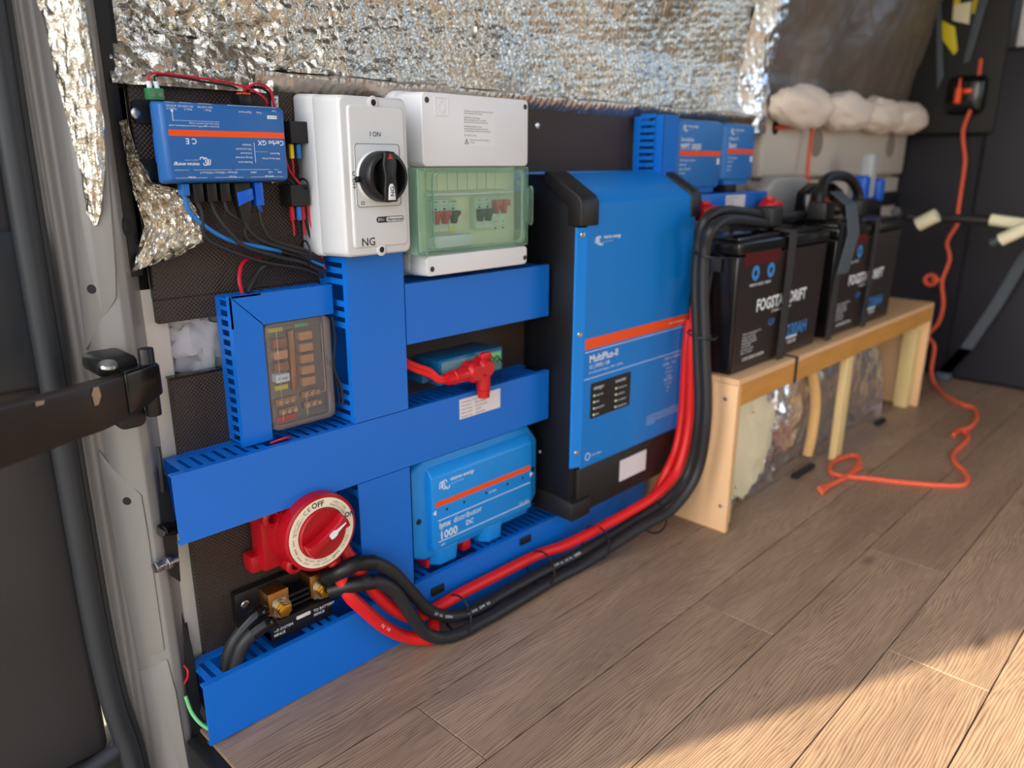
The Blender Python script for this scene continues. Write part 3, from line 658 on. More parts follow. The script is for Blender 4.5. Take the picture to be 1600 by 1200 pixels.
for x0, x1, z in ((.388, .426, .7545), (.436, .472, .7545), (.482, .527, .7545), (.388, .405, .7635), (.410, .458, .7635), (.462, .508, .7635), (.515, .520, .7635), (.385, .397, .838), (.402, .416, .838), (.424, .440, .838), (.46, .525, .838)): b.rect(x0, x1, z, z+.0003, y+.0003)
b.rect(.3925, .393, .818, .829, y+.0003); b.rect(.393, .448, .8185, .8188, y+.0003); b.rect(.490, .4903, .772, .796, y+.0003); b.rect(.49, .508, .785, .7852, y+.0003); b.lathe([(.0014, 0), (.0014, .0003), (.0001, .0003)], (.3927, y+.0003, .829), n=12)
logo(b, .432, y, .7725, .0085, rot=PI)
obj('lettering', b, 'white', cb)
b = B(); b.rect(.511, .524, .8245, .8285, -.0501); o = part(obj('card_tag', b, 'white', cb), 'small white tag'); b = B(); b.text('Micro SD', .0030, .5235, -.0507, .8275, rot=PI); obj('lettering', b, 'ink', o)
b = B(); b.prism(rrect(.3665, .392, .816, .842, .006), -.0005, -.005); obj('mounting_ear', b, 'black', cb); b = B(); b.prism(rrect(.3665, .392, .752, .776, .006), -.0005, -.005); obj('mounting_ear', b, 'black', cb)
for u_, v_ in ((213, 177), (227, 272)): q_ = hp(u_, v_, -.005); screw(cb, q_.x, -.005, q_.z, .0062)
for x, z in ((.5475, .845), (.5385, .751)):
    b = B(); b.box(x-.003, x+.008, -.0035, -.0005, z-.006, z+.012, .001); obj('steel_tab', b, 'steel', cb); screw(cb, x+.003, -.0035, z+.004, .004)
# green power connector
g = thing('power_connector', 'green two-pole plug on top of the upside-down blue control box', 'connector', (.381, -.032, .8405))
b = B(); b.box(.3735, .3905, -.040, -.026, .8405, .8530, .001); obj('body', b, 'green', g)
for x in (.378, .386):
    b = B(); b.cyl((x, -.0405, .846), (x, -.0398, .846), .0025, 14); obj('clamp_screw', b, 'steel', g)
    b = B(); b.cyl((x, -.033, .853), (x-.001, -.033, .8605), .0028, 12); part(obj('ferrule', b, 'white', g), 'white ferrule')
sk_ = thing('orange_terminal_block', 'small black terminal block with orange levers behind the blue box', 'connector', (.495, -.03, .8405))
b = B(); b.box(.4875, .503, -.030, -.008, .8405, .8535, .001); obj('body', b, 'black', sk_)
for k in range(4): b = B(); b.box(.4885+k*.0037, .4912+k*.0037, -.029, -.02, .8535, .8555); obj('lever', b, 'orange', sk_)
def wire(name, path, r, mt, label, cat='wire', group=None, n=8):
    b = B(); b.tube(path, r, n); o = obj(name, b, mt); return tag(o, label, cat, group)
wire('power_wire', [(.377, -.033, .8605), (.379, -.034, .867), (.392, -.034, .8695), (.44, -.034, .8675), (.48, -.034, .864), (.505, -.036, .857), (.520, -.036, .846), (.523, -.02, .835)], .0013, 'red_wire', 'thin red wire arching above the blue control box')
wire('power_wire', [(.385, -.033, .8605), (.385, -.034, .866), (.40, -.033, .868), (.44, -.032, .8645), (.475, -.03, .862), (.49, -.02, .860)], .0013, 'black', 'thin black wire arching above the blue control box')
wire('supply_wire', [(.498, -.02, .857), (.503, -.03, .864), (.516, -.03, .867), (.528, -.032, .860), (.533, -.03, .845), (.542, -.03, .82), (.549, -.02, .78), (.555, -.02, .76), (.566, -.028, .74), (.5745, -.025, .715), (.5775, -.025, .69), (.586, -.03, .655), (.592, -.03, .628)], .0016, 'red_wire', 'red wire dropping between the blue box and the isolator')
wire('supply_wire', [(.503, -.02, .858), (.51, -.022, .863), (.525, -.022, .862), (.536, -.022, .85), (.541, -.022, .82), (.546, -.014, .785), (.552, -.014, .755), (.563, -.02, .74), (.572, -.02, .72), (.574, -.02, .69), (.582, -.02, .66), (.590, -.02, .63)], .0019, 'black', 'black wire dropping between the blue box and the isolator')
# relays
def relay(x, z, label, cols):
    t = thing('relay', label, 'relay', (x, -.02, z), 'black cube relays beside the isolator')
    b = B(); b.box(x-.014, x+.014, -.034, -.004, z, z+.0275, .0012); obj('housing', b, 'black_soft', t)
    for k, c in enumerate(cols):
        xx = x-.008+k*.008
        b = B(); b.box(xx-.0028, xx+.0028, -.025-.004*(k % 2), -.0195-.004*(k % 2), z-.0195, z-.0008, .0012); part(obj('crimp_sleeve', b, c, t), 'coloured crimp sleeve')
        b = B(); b.tube([(xx, -.022, z-.019), (xx+.001, -.022, z-.028), (xx+.002, -.02, z-.040)], .0015, 8); obj('lead', b, 'red_wire' if k != 1 else 'black', t)
    return t
relay(.5655, .7965, 'upper black cube relay with a yellow crimp sleeve', ('yellow', 'blue_wire'))
relay(.5595, .716, 'lower black cube relay with pink and blue crimp sleeves', ('red_wire', 'blue_wire', 'red_wire'))
# plugs and data cables from the control box
def datacable(name, x0, label, mtb, mtc, path, r=.0028, w=.0062, L=.022, group='data plugs below the control box', boot=True):
    t = thing(name, label, 'cable', (x0, -.03, .72), group)
    b = B(); b.box(x0-w, x0+w, -.038, -.024, .7478-L, .7478, .001); obj('plug', b, mtb, t)
    b = B()
    if boot:
        for k in range(4): b.lathe([(.0036-.0003*k, 0), (.0036-.0003*k, .0014)], (x0+.001*k, -.031, .7478-L-.0022*k), (0, 0, -1), 12)
        obj('strain_relief', b, mtb, t)
    b = B(); b.tube([(x0, -.031, .7478-L)]+path, r, 10); obj('jacket', b, mtc, t); return t
def run(dx, dz, dy, start):
    return [(start+.004, -.031, .712), (start+.017+dx, -.030+dy, .694+dz), (.475+dx, -.028+dy, .672+dz), (.520+dx, -.026+dy, .655+dz), (.560, -.026+dy, .643+dz), (.590, -.028+dy, .626+dz*.8)]
datacable('network_cable', .404, 'blue network cable curving down from the control box', 'blue_wire', 'blue_wire', [(.408, -.031, .715), (.428, -.029, .695), (.46, -.027, .676), (.51, -.028, .662), (.55, -.02, .651), (.59, -.03, .633)], .0029, .0045, .014)
datacable('data_cable', .419, 'leftmost black data plug below the control box', 'black', 'rubber', run(-.01, -.012, .001, .419))
datacable('data_cable', .436, 'second black data plug from the left below the control box', 'black', 'rubber', run(0, -.004, -.004, .436))
datacable('data_cable', .453, 'third black data plug from the left below the control box', 'black', 'rubber', run(.008, .003, .002, .453))
hd_ = thing('display_plug', 'wide black plug with a blue grip below the control box', 'plug', (.475, -.03, .70), 'data plugs below the control box')
b = B(); b.loft([[(.466, -.038, .7475), (.486, -.038, .7475), (.486, -.024, .7475), (.466, -.024, .7475)], [(.466, -.039, .735), (.488, -.039, .735), (.488, -.022, .735), (.466, -.022, .735)], [(.473, -.036, .70), (.483, -.036, .70), (.483, -.026, .70), (.473, -.026, .70)]], .001); obj('plug', b, 'black_soft', hd_)
b = B(); b.prism([(.467, .736), (.4875, .741), (.4885, .727), (.479, .724), (.4675, .719)], -.0385, -.0405, bev=.0005); part(obj('grip', b, 'blue_plug', hd_), 'bright blue grip')
b = B(); b.tube([(.478, -.031, .701), (.482, -.03, .69), (.50, -.028, .674), (.53, -.03, .662), (.565, -.03, .65), (.59, -.03, .636)], .0028, 10); obj('jacket', b, 'rubber', hd_)
datacable('usb_cable', .4985, 'bright blue plug on a black lead below the control box', 'blue_plug', 'rubber', [(.500, -.031, .702), (.504, -.03, .69), (.515, -.028, .674), (.54, -.03, .664), (.565, -.03, .655), (.59, -.03, .64)], .0026, .0055, .029)
b = B(); b.box(.496, .501, -.034, -.028, .7405, .7478); tag(obj('plug_contact', b, 'brass'), 'tiny gold plug end under the blue control box', 'connector')
for k, (x, z) in enumerate(((.5645, .652), (.568, .744))):
    b = B(); ring = [(x+.0*c, -.028+.012*s, z+(.017 if k == 0 else .007)*c) for c, s in ((1, 0), (.7, .7), (0, 1), (-.7, .7), (-1, 0), (-.7, -.7), (0, -1), (.7, -.7))]
    b.tube(ring, .0014, 6, closed=True, smooth=3); tag(obj('cable_tie', b, 'black'), ('black cable tie around the data cable bundle', 'black cable tie on the wires below the upper relay')[k], 'cable tie')
wire('loop_wire', [(.505, -.012, .648), (.486, -.014, .650), (.474, -.016, .640), (.4685, -.02, .622), (.470, -.022, .607)], .0027, 'red_wire', 'thick pink-red wire looping into the corner trunking')
wire('loop_wire', [(.560, -.012, .655), (.53, -.014, .645), (.512, -.016, .640), (.50, -.014, .632), (.487, -.018, .618), (.478, -.02, .607)], .004, 'rubber', 'thick black wire looping into the corner trunking')
# crumpled foil flap left of the box
def f_flap(u, v):
    # quad in pixels: spine on the left edge, lobe to lower right
    BP = [(0, 198, 186), (.28, 214, 240), (.45, 238, 286), (.6, 284, 294), (.8, 322, 350), (.92, 318, 378), (1.01, 276, 402)]
    for (va, ua, wa_), (vb, ub, wb_) in zip(BP, BP[1:]):
        if va <= v <= vb: Bx = Vector((ua, wa_)).lerp(Vector((ub, wb_)), (v-va)/(vb-va))
    A = [Vector((186, 190)), Vector((196, 240)), Vector((208, 300)), Vector((226, 352)), Vector((206, 425))]
    s_ = v*4; i = min(3, int(s_)); A = A[i].lerp(A[i+1], s_-i)
    q = A.lerp(Bx, u); yy = -.012-.030*u*v*(1-u*.5)-.007*fb(u*2, v*2, .3, 6, 4)-.0022*math.sin(u*30+v*12+3*fb(u, v, 0, 3))*v
    return hp(q.x, q.y, yy)
ff = sheet('foil_flap', 60, 110, f_flap, 'foil', loc=(.37, -.03, .62)); tag(ff, 'crumpled loose foil flap hanging left of and below the blue control box', 'insulation')
# ---------------------------------------------------------------- rotary isolator
t = thing('rotary_isolator', 'light grey isolator box with a round black knob marked with a red triangle', 'isolator', (.625, -.06, .65))
def rr3(x0, x1, z0, z1, r, y): return [(x, y, z) for x, z in rrect(x0, x1, z0, z1, r, 5)]
b = B(); b.loft([rr3(.578, .692, .645, .861, .008, -.001), rr3(.5765, .6885, .648, .858, .008, -.050)], .0015, 2, ang=40); obj('base', b, 'pvc_grey', t)
b = B(); b.loft([rr3(.5765, .6880, .6485, .8575, .008, -.0508), rr3(.574, .683, .6515, .854, .009, -.108), rr3(.5765, .6805, .6540, .8515, .009, -.1125)], .001, 2, ang=40)
b.loft([rr3(.585, .676, .662, .8435, .006, -.112), rr3(.587, .674, .664, .8415, .006, -.1155)], .0015, 3, ang=40); cv = obj('cover', b, 'pvc_grey', t)
for z, s in ((.8465, -1), (.6585, 1)):
    b = B(); b.lathe([(.0075, 0), (.0085, .003), (.006, .0045), (.0042, .0045), (.0042, .003), (.0001, .003)], (.6265 if s < 0 else .6295, -.111, z), n=28); obj('screw_boss', b, 'pvc_grey', cv)
    b = B(); b.lathe([(.0042, 0), (.0042, .0005), (.0001, .0005)], (.6265 if s < 0 else .6295, -.1142, z), n=20); obj('screw_recess', b, 'cavity', cv)
kx, kz = .6265, .7545
b = B(); b.prism(rrect(.592, .664, .716, .796, .005, 5), -.1152, -.1166, bev=.0004); b.lathe([(.033, 0), (.031, .003), (.0001, .003)], (kx-.001, -.1165, kz), n=48); pl_ = obj('escutcheon', b, 'pvc_grey', t)
b = B(); b.frame(rrect(.592, .664, .716, .796, .005, 5), rrect(.5925, .6635, .7165, .7955, .0048, 5), -.1170, -.1166)
b.text('I ON', .0085, kx, -.1158, .805, 'CENTER', bold=.01); b.text('O OFF', .0080, .5875, -.1158, kz-.004, 'CENTER', rot=-PI/2, bold=.01)
b.frame(rrect(.5985, .6035, .7195, .7235, .0004, 2), rrect(.599, .603, .72, .723, .0003, 2), -.1172, -.1167)
obj('lettering', b, 'ink', t)
b = B()
b.lathe([(.0305, -.001), (.0325, .004), (.0325, .020), (.030, .024), (.026, .0245), (.0255, .021), (.0255, .008), (.0001, .008)], (kx, -.118, kz), n=56); kb = obj('knob', b, 'black', t)
b = B(); b.prism([(kx-.008, kz+.0315), (kx+.008, kz+.0315), (kx+.011, kz+.016), (kx+.0085, kz), (kx+.0105, kz-.018), (kx+.010, kz-.0315), (kx-.010, kz-.0315), (kx-.0105, kz-.018), (kx-.0085, kz), (kx-.011, kz+.016)][::-1], -.119, -.146, bev=.002, seg=3); part(obj('grip', b, 'black', kb), 'raised grip bar')
b = B(); b.loft([[(kx-.004, y, kz+.0225), (kx+.004, y, kz+.0225), (kx, y, kz+.0295)] for y in (-.1462, -.1455)]); part(obj('pointer', b, 'red', kb), 'red triangle pointer')
b = B(); b.loft([[(x, y, z) for x, z in ((kx-.006, kz-.029), (kx+.006, kz-.029), (kx+.0045, kz-.013), (kx+.002, kz-.0085), (kx-.002, kz-.0085), (kx-.0045, kz-.013))] for y in (-.1458, -.1466)], .0003); o = part(obj('name_tab', b, 'pvc_white', kb), 'white name tab')
b = B(); b.text('NG', .0085, kx+.0035, -.1468, kz-.0245, rot=PI/2, bold=.02); obj('lettering', b, 'ink', o)
b = B(); b.lathe([(.0034, 0), (.0034, .0004), (.0001, .0004)], (kx, -.1461, kz-.003), n=16); obj('centre_hole', b, 'cavity', kb)
b = B(); b.cyl((kx-.036, -.1195, kz-.003), (kx-.030, -.1195, kz-.003), .004, 12); obj('lock_tab', b, 'black', kb)
b = B(); b.prism(rrect(.6225, .6685, .6945, .7025, .0038, 5), -.1153, -.1158); b.text('IP66', .0065, .6235, -.1162, .6962, bold=.01)
lt_ = part(obj('badge', b, 'ink', t), 'oval product badge')
b = B(); b.prism(rrect(.6385, .6675, .6953, .7017, .003, 5), -.1158, -.1162); obj('badge_field', b, 'pvc_grey', lt_)
b = B(); b.text('Hurricane', .0060, .6395, -.1165, .6965, bold=.01, shear=.2); b.text('0', .0055, .6635, -.1165, .6965, bold=.02); b.text('NG', .0150, .5965, -.1158, .6655, bold=.012); obj('lettering', b, 'ink', t)
b = B(); b.text('IP66', .0060, .6245, -.1162, .6965, bold=.015); obj('lettering', b, 'white', lt_)

# ---------------------------------------------------------------- breaker enclosure
t = thing('breaker_enclosure', 'white breaker box with a green-tinted window over red and black switches', 'enclosure', (.84, -.05, .605))
b = B(); b.loft([rr3(.728, .957, .602, .874, .014, -.001), rr3(.727, .955, .603, .873, .014, -.024)], .002, 2, ang=40); obj('base', b, 'pvc_white', t)
b = B(); F1 = -.090
b.loft([rr3(.729, .953, .605, .871, .012, -.0245), rr3(.727, .950, .606, .870, .012, -.050)], .002, 2, ang=40)
b.loft([rr3(.727, .950, .766, .870, .010, -.046), rr3(.7265, .946, .7665, .8675, .008, F1)], .002, 3, ang=40)
b.loft([rr3(.728, .950, .606, .640, .008, -.046), rr3(.728, .946, .6085, .6385, .007, F1)], .002, 3, ang=40)
obj('front', b, 'pvc_white', t)
for x, z in ((.7365, .857), (.9385, .857), (.7385, .619), (.9405, .619)):
    b = B(); b.lathe([(.0042, 0), (.0038, .0006), (.0001, .0006)], (x, F1, z), n=20); part(obj('screw_recess', b, 'seal', t), 'recessed cover screw')
b = B()
b.frame([(.750, .8365), (.776, .8365), (.776, .862), (.750, .862)], [(.7512, .8377), (.7748, .8377), (.7748, .8608), (.7512, .8608)], F1-.0008, F1+.0005)
b.frame([(.763, .8385), (.7715, .849), (.763, .860), (.7545, .849)], [(.763, .8415), (.7692, .849), (.763, .857), (.7568, .849)], F1-.0009, F1+.0005)
part(obj('moulded_emblem', b, 'pvc_white', t), 'moulded diamond emblem in a square')
b = B(); b.rect(.8045, .8705, .795, .848, F1-.0001, .0004); o = part(obj('paper_label', b, 'pvc_white', t), 'white warning label')
b = B()
for i, s in enumerate(('Disconnect the supply before making or breaking', 'the connections to the battery.', '', 'WARNING: High Voltage', 'Before obtaining access to terminals,', 'all supply circuits must be disconnected.', '', 'WARNING: Explosive Gases', 'Prevent flames and sparks near batteries.', 'Provide adequate ventilation during charging.', '', 'For indoor use only.')):
    if s: b.text(s, .0030, .8065, F1-.0006, .8445-i*.0031)
b.text('Read the manual before using the', .0030, .818, F1-.0006, .804); b.text('charger.', .0030, .818, F1-.0006, .8005)
b.frame([(.807, .799), (.815, .799), (.811, .8065)], [(.8083, .7998), (.8137, .7998), (.811, .805)], F1-.0008, F1-.0005); b.text('!', .004, .8103, F1-.0006, .8002, bold=.02)
obj('lettering', b, 'ink', o)
# modules
md = []
b = B(); b.box(.7165, .944, -.0618, -.0515, .6405, .7655, .001, 1); part(obj('inner_panel', b, 'blank', t), 'cream inner panel')
for k in range(8):
    b = B(); x0 = .752+k*.0205; b.box(x0+.0006, x0+.0199, -.066, -.0623, .731, .7595, .0006, 1); obj('blank_module', b, 'blank', t)
b = B(); b.box(.748, .935, -.070, -.0625, .7235, .7275, .001, 1); b.box(.752, .84, -.074, -.0625, .645, .665, .003, 2); obj('rail_lip', b, 'pvc_white', t)
def breaker(x, col, up, z0=.671):
    bb = B(); bb.box(x, x+.0172, -.0745, -.0625, z0, z0+.0475, .0008, 1); k = part(obj('breaker', bb, 'pale_green', t), 'pale breaker module')
    z = z0+.018
    bb = B()
    if up: bb.prism([(x+.001, z+.026), (x+.001, z+.013), (x+.004, z+.004), (x+.008, z+.004), (x+.010, z+.016), (x+.0165, z+.016), (x+.0165, z+.026)], -.0745, -.085, bev=.0012)
    else: bb.prism([(x+.001, z+.013), (x+.0025, z-.006), (x+.008, z-.006), (x+.0105, z+.003), (x+.0165, z+.008), (x+.0165, z+.013)], -.0745, -.085, bev=.0012)
    part(obj('toggle', bb, col, k), {'red': 'red toggle', 'black': 'black toggle'}[col]); return k
lt1 = [('MAIN', 'SWITCH', '63A'), ('MAIN', 'SWITCH', 'I-ON'), ('FuseBox', 'TEST', 'RCD')]
for i, (x, c, up) in enumerate(((.7515, 'red', 0), (.7692, 'red', 0), (.7869, 'black', 0), (.8420, 'black', 0), (.8597, 'black', 0), (.8774, 'red', 1), (.8951, 'red', 1))):
    k = breaker(x, c, up); bb = B()
    zt = .714 if not up else .679
    ws = (('MAIN', 'SWITCH'), ('63A', 'SWITCH'), ('FuseBox', 'TEST'), ('B16', 'C 6000'), ('B32', 'C 6000'), ('I-ON', '100A'), ('B6', '6000'))[i]
    bb.text(ws[0], .0042, x+.0086, -.0748, zt, 'CENTER', bold=.01); bb.text(ws[1], .0032, x+.0086, -.0748, zt-.0055, 'CENTER')
    bb.rect(x+.0065, x+.0105, zt-.0105, zt-.0078, -.0748); obj('lettering', bb, 'ink', k)
b = B(); b.box(.7869, .799, -.0752, -.0746, .6722, .6775); part(obj('yellow_marker', b, 'yellow', t), 'yellow test marker')
# window
b = B()
def shell(y0, y1, x0, x1, z0, z1, r): b.loft([rr3(x0, x1, z0, z1, r, y0), rr3(x0+.001, x1-.001, z0+.001, z1-.001, r, y1)], .0012, 2, ang=40)
b.frame(rrect(.7135, .9445, .6405, .7655, .004, 4), rrect(.742, .932, .649, .757, .010, 4), -.0925, -.0875, .001)
wf = part(obj('window_frame', b, 'rim_green', t), 'green-tinted clear window frame')
b = B(); b.frame(rrect(.738, .9345, .6455, .7605, .012, 5), rrect(.741, .9315, .6485, .7575, .010, 5), -.097, -.0925, .0008); obj('window_rim', b, 'rim_green', wf)
b = B(); b.prism(rrect(.741, .9315, .6485, .7575, .010, 5), -.0965, -.0952); part(obj('window_pane', b, 'clear_green', wf), 'clear green-tinted pane')
b = B(); b.box(.945, .9475, -.090, -.052, .6405, .7655, .0006, 1); obj('window_side', b, 'clear_green', wf); b = B(); b.box(.7135, .7155, -.088, -.052, .6405, .7655, .0006, 1); obj('window_side', b, 'clear_green', wf)
b = B(); b.prism([(.944, .678), (.951, .672), (.954, .678), (.954, .730), (.951, .736), (.944, .730)], -.088, -.096, bev=.001); part(obj('latch', b, 'rim_green', wf), 'clear latch clip')
b = B(); b.box(.9478, .950, -.08, -.055, .645, .663); part(obj('yellow_strip', b, 'yellow', t), 'small yellow strip')
for z in (.7625, .6435): b = B(); b.cyl((.716, -.094, z), (.726, -.094, z), .0022, 10); obj('hinge_peg', b, 'rim_green', wf)

# ---------------------------------------------------------------- fuse box
t = thing('fuse_box', 'clear-lidded fuse box with brown blade fuses inside the corner trunking', 'fuse box', (.53, -.03, .411))
b = B(); b.prism(rrect(.488, .583, .417, .562, .006), -.0005, -.022, bev=.002); obj('base', b, 'fuse_base', t)
for k in range(5):
    for s, x in enumerate((.500, .540)):
        if s == 0 and k == 4: continue
        z = .538-k*.0165-(.004 if s == 0 else 0)
        b = B(); b.prism(rrect(x, x+.021, z-.0055, z+.0065, .002), -.023, -.036, bev=.0012)
        c = 'fuse_tan' if (s == 1 or k == 1) else 'fuse_brown'
        if s == 0 and k == 3: c = 'white'
        f = obj('blade_fuse', b, c, t)
        if c == 'white': f['label'] = 'white-labelled fuse'; b = B(); b.text('25 amp', .005, x+.002, -.0366, z-.001); obj('lettering', b, 'ink', f)
b = B(); b.rect(.500, .521, .549, .5545, -.0235, .003); b.rect(.502, .522, .466, .4725, -.0235, .003); part(obj('yellow_label', b, 'tag_yellow', t), 'yellow labels')
b = B(); b.rect(.540, .561, .550, .5555, -.0235, .003); part(obj('green_label', b, 'light_green', t), 'pale green label')
b = B(); b.box(.527, .535, -.030, -.022, .462, .548, .001); part(obj('bus_bar', b, 'brass_block', t), 'brass bus bar')
for (x0, x1, z) in ((.500, .532, .449), (.541, .571, .452), (.503, .532, .434), (.543, .571, .436)):
    b = B(); b.box(x0, x1, -.030, -.0225, z-.005, z+.005, .001); q = obj('terminal_strip', b, 'brass_block', t)
    for k in range(3): b = B(); b.lathe([(.0036, 0), (.0034, .002), (.0001, .002)], (x0+.006+k*.0095, -.030, z), n=14); obj('terminal_screw', b, 'copper', q)
b = B(); b.box(.499, .53, -.030, -.022, .418, .428, .002); part(obj('red_link', b, 'red', t), 'red wire link at the bottom')
b = B(); b.loft([rr3(.484, .586, .413, .566, .008, -.024), rr3(.4855, .5845, .4145, .5645, .009, -.046), rr3(.489, .581, .418, .561, .010, -.0495)], .002, 2, ang=30); cl = part(obj('clear_lid', b, 'clear_smoke', t), 'hazy clear plastic lid')
b = B(); b.frame(rrect(.4975, .5675, .458, .5585, .003), rrect(.4985, .5665, .459, .5575, .0025), -.0507, -.0497); b.frame(rrect(.4975, .5355, .4265, .4565, .002), rrect(.4983, .5347, .4273, .4557, .0015), -.0507, -.0497); b.frame(rrect(.5365, .5735, .4285, .4575, .002), rrect(.5373, .5727, .4293, .4567, .0015), -.0507, -.0497); obj('lid_rib', b, 'clear_smoke', cl)
for p_, rr_, lb_ in (([(.50, -.03, .567), (.505, -.02, .572)], .0015, 'leftmost red wire entering the top of the clear fuse box'), ([(.528, -.03, .5665), (.530, -.018, .574)], .003, 'thickest red wire entering the clear fuse box, at the middle of its top'), ([(.556, -.03, .5665), (.557, -.02, .574)], .0018, 'rightmost red wire entering the top of the clear fuse box')):
    wire('feed_wire', p_, rr_, 'red_wire', lb_, group='short red wires above the fuse box')
# wires between the fuse box and the upright trunking
for k in range(5):
    x = .5895+.0008*k; wire('branch_wire', [(.589-.001*k, -.012-.010*k, .563), (.5865+.001*k, -.012-.009*k, .53), (.5885-.0008*k, -.012-.009*k, .49), (.5905+.0006*k, -.012-.01*k, .458), (.594, -.012-.01*k, .43)], .0016, ('red_wire', 'rubber', 'rubber', 'rubber', 'rubber')[k], 'thin wire beside the clear fuse box' if k else 'thin red wire beside the clear fuse box', group='wires beside the fuse box' if k else None)
wire('loop_wire', [(.476, -.05, .402), (.484, -.06, .4075), (.496, -.062, .4085), (.506, -.05, .4035)], .0015, 'red_wire', 'short red loop of wire at the foot of the corner trunking')

# ---------------------------------------------------------------- battery protection module
t = thing('battery_cutoff_module', 'teal blue terminal module with red rubber boots above the labelled trunking', 'module', (.835, -.04, .424))
b = B(); b.loft([[(.768, -.001, .424), (.905, -.001, .424), (.905, -.001, .466), (.768, -.001, .466)], [(.765, -.068, .426), (.910, -.068, .426), (.910, -.068, .468), (.765, -.068, .468)]], .0025, 2); b.box(.745, .77, -.05, -.002, .431, .447, .001); obj('body', b, 'teal', t)
b = B(); b.prism(rrect(.770, .905, .430, .464, .002), -.0682, -.0695, bev=.0004); part(obj('front_plate', b, 'teal_grey', t), 'grey-teal front plate')
b = B(); b.box(.858, .898, -.0765, -.0695, .446, .4635, .001); gc = part(obj('plug', b, 'light_green', t), 'pale green plug')
b = B()
for k in range(3):
    pts = [(.862+k*.012+.004*math.cos(a), -.0785, .452+.005*math.sin(a)) for a in [i*PI/4 for i in range(8)]]
    b.tube(pts, .0008, 6, closed=True, smooth=2)
b.tube([(.89, -.0785, .453), (.898, -.08, .442), (.899, -.078, .43), (.896, -.072, .418)], .0011, 6); part(obj('thin_lead', b, 'black', gc), 'thin black leads')
def boot(c, d, label, w=1):
    c = Vector(c); d = Vector(d).normalized(); tt = thing('terminal_boot', label, 'terminal boot', c, 'red rubber boots on the teal module')
    bb = B(); bb.lathe([(.0165, 0), (.0175, .004), (.0175, .020), (.013, .025), (.0120, .029), (.0001, .029)], (c.x, -.0715, c.z), n=28); obj('cap', bb, 'red', tt)
    bb = B(); P = [Vector((c.x, -.083, c.z)), Vector((c.x, -.083, c.z))+d*.022, Vector((c.x, -.082, c.z))+d*.038, Vector((c.x, -.081, c.z))+d*.052]
    bb.tube(P, lambda s: .0140-.0040*s, 18); bb.lathe([(.0112, 0), (.0125, .001), (.0112, .002)], P[2], d, 18); obj('sleeve', bb, 'red', tt); return P[-1]
e1 = boot((.822, 0, .443), (-1, 0, -.06), 'left red boot with its sleeve pointing left')
e2 = boot((.846, 0, .446), (.0, -.1, -1), 'right red boot with its sleeve pointing down into the trunking')
b = B(); b.loft([rr3(.838, .862, .457, .472, .006, -.083), rr3(.839, .861, .458, .471, .006, -.092)], .002); tag(obj('boot_flap', b, 'red'), 'red rubber flap on top of the right boot', 'terminal boot')
for k, dz in enumerate((0, .008)): wire('power_cable', [(e1.x+.012, e1.y, e1.z+dz*.4-.002), (e1.x-.012, e1.y+.004, e1.z+dz*.6-.001), (.745, -.07, .449+dz), (.72, -.06, .462+dz), (.703, -.045, .474+dz)], .0042, 'red_cable', ('lower', 'upper')[k]+' of the two red cables leading into the left red boot', 'cable')

# ---------------------------------------------------------------- inverter charger
t = thing('inverter_charger', 'tall blue inverter charger with black corners and an orange stripe', 'inverter', (1.21, -.07, .115))
IY = -.135
b = B(); b.prism([(-.001, .118), (-.001, .752), (-.060, .752), (-.118, .716), (-.124, .705), (-.124, .118)], 1.034, 1.390, 'x', bev=.003); part(obj('chassis', b, 'black_case', t), 'black steel chassis')
# folded blue cover
prof = [(-.030, .7535), (-.062, .7535), (-.1285, .7135), (IY, .705), (IY, .218)]
b = B()
def sh(x0, x1, pr, th=.003):
    ins = [(y+th*.9, z-th*.8) for y, z in pr]
    b.prism(pr+ins[::-1], x0, x1, 'x')
sh(1.050, 1.397, prof)
b.loft([[(1.030, -.124, z), (1.031, -.128, z), (1.052, IY, z), (1.052, -.131, z), (1.036, -.122, z)] for z in (.222, .665)])
b.box(1.394, 1.397, -.131, -.118, .22, .70)
part(obj('front_cover', b, 'inv_blue', t), 'blue folded front cover')
b = B(); b.box(1.040, 1.11, -.008, -.0005, .7525, .7625) if 0 else b.box(.985, 1.50, -.004, -.0008, .722, .756, .001); part(obj('mounting_rail', b, 'inv_blue', t), 'blue wall rail'); screw(t, 1.016, -.004, .738, .006)
for z in (.653, .478, .252): screw(t, 1.041, -.1318, z, .005, axis=(-.35, -1, 0))
# black corner pieces
def corner(x0, x1):
    bb = B(); pr = [(-.052, .757), (-.066, .757), (-.133, .7185), (-.1395, .707), (-.1395, .668), (-.108, .668), (-.108, .700), (-.055, .736)]
    bb.prism(pr, x0, x1, 'x', bev=.003, seg=3); return obj('corner_guard', bb, 'black_soft', t)
corner(1.027, 1.076); corner(1.378, 1.412)
b = B(); b.box(1.050, 1.397, -.132, -.118, .122, .2155, .002); bp_ = part(obj('bottom_cover', b, 'black_soft', t), 'black lower cover')
for x0, x1 in ((1.026, 1.082), (1.372, 1.404)):
    b = B(); b.prism([(-.04, .116), (-.138, .116), (-.138, .152), (-.10, .158), (-.04, .158)], x0, x1, 'x', bev=.003); obj('foot', b, 'black_soft', t)
b = B(); b.rect(1.180, 1.272, .150, .1955, -.1322); o = part(obj('paper_label', b, 'label', bp_), 'white serial label')
y = IY-.0001
b = B(); b.rect(1.053, 1.396, .447, .467, y); part(obj('stripe', b, 'orange', t), 'orange stripe')
b = B(); b.text('www.victronenergy.com', .0068, 1.392, y-.0006, .4545, 'RIGHT'); b.rect(1.053, 1.396, .4415, .4425, y); b.rect(1.053, 1.396, .3905, .3915, y); b.rect(1.353, 1.385, .4035, .405, y) if 0 else None
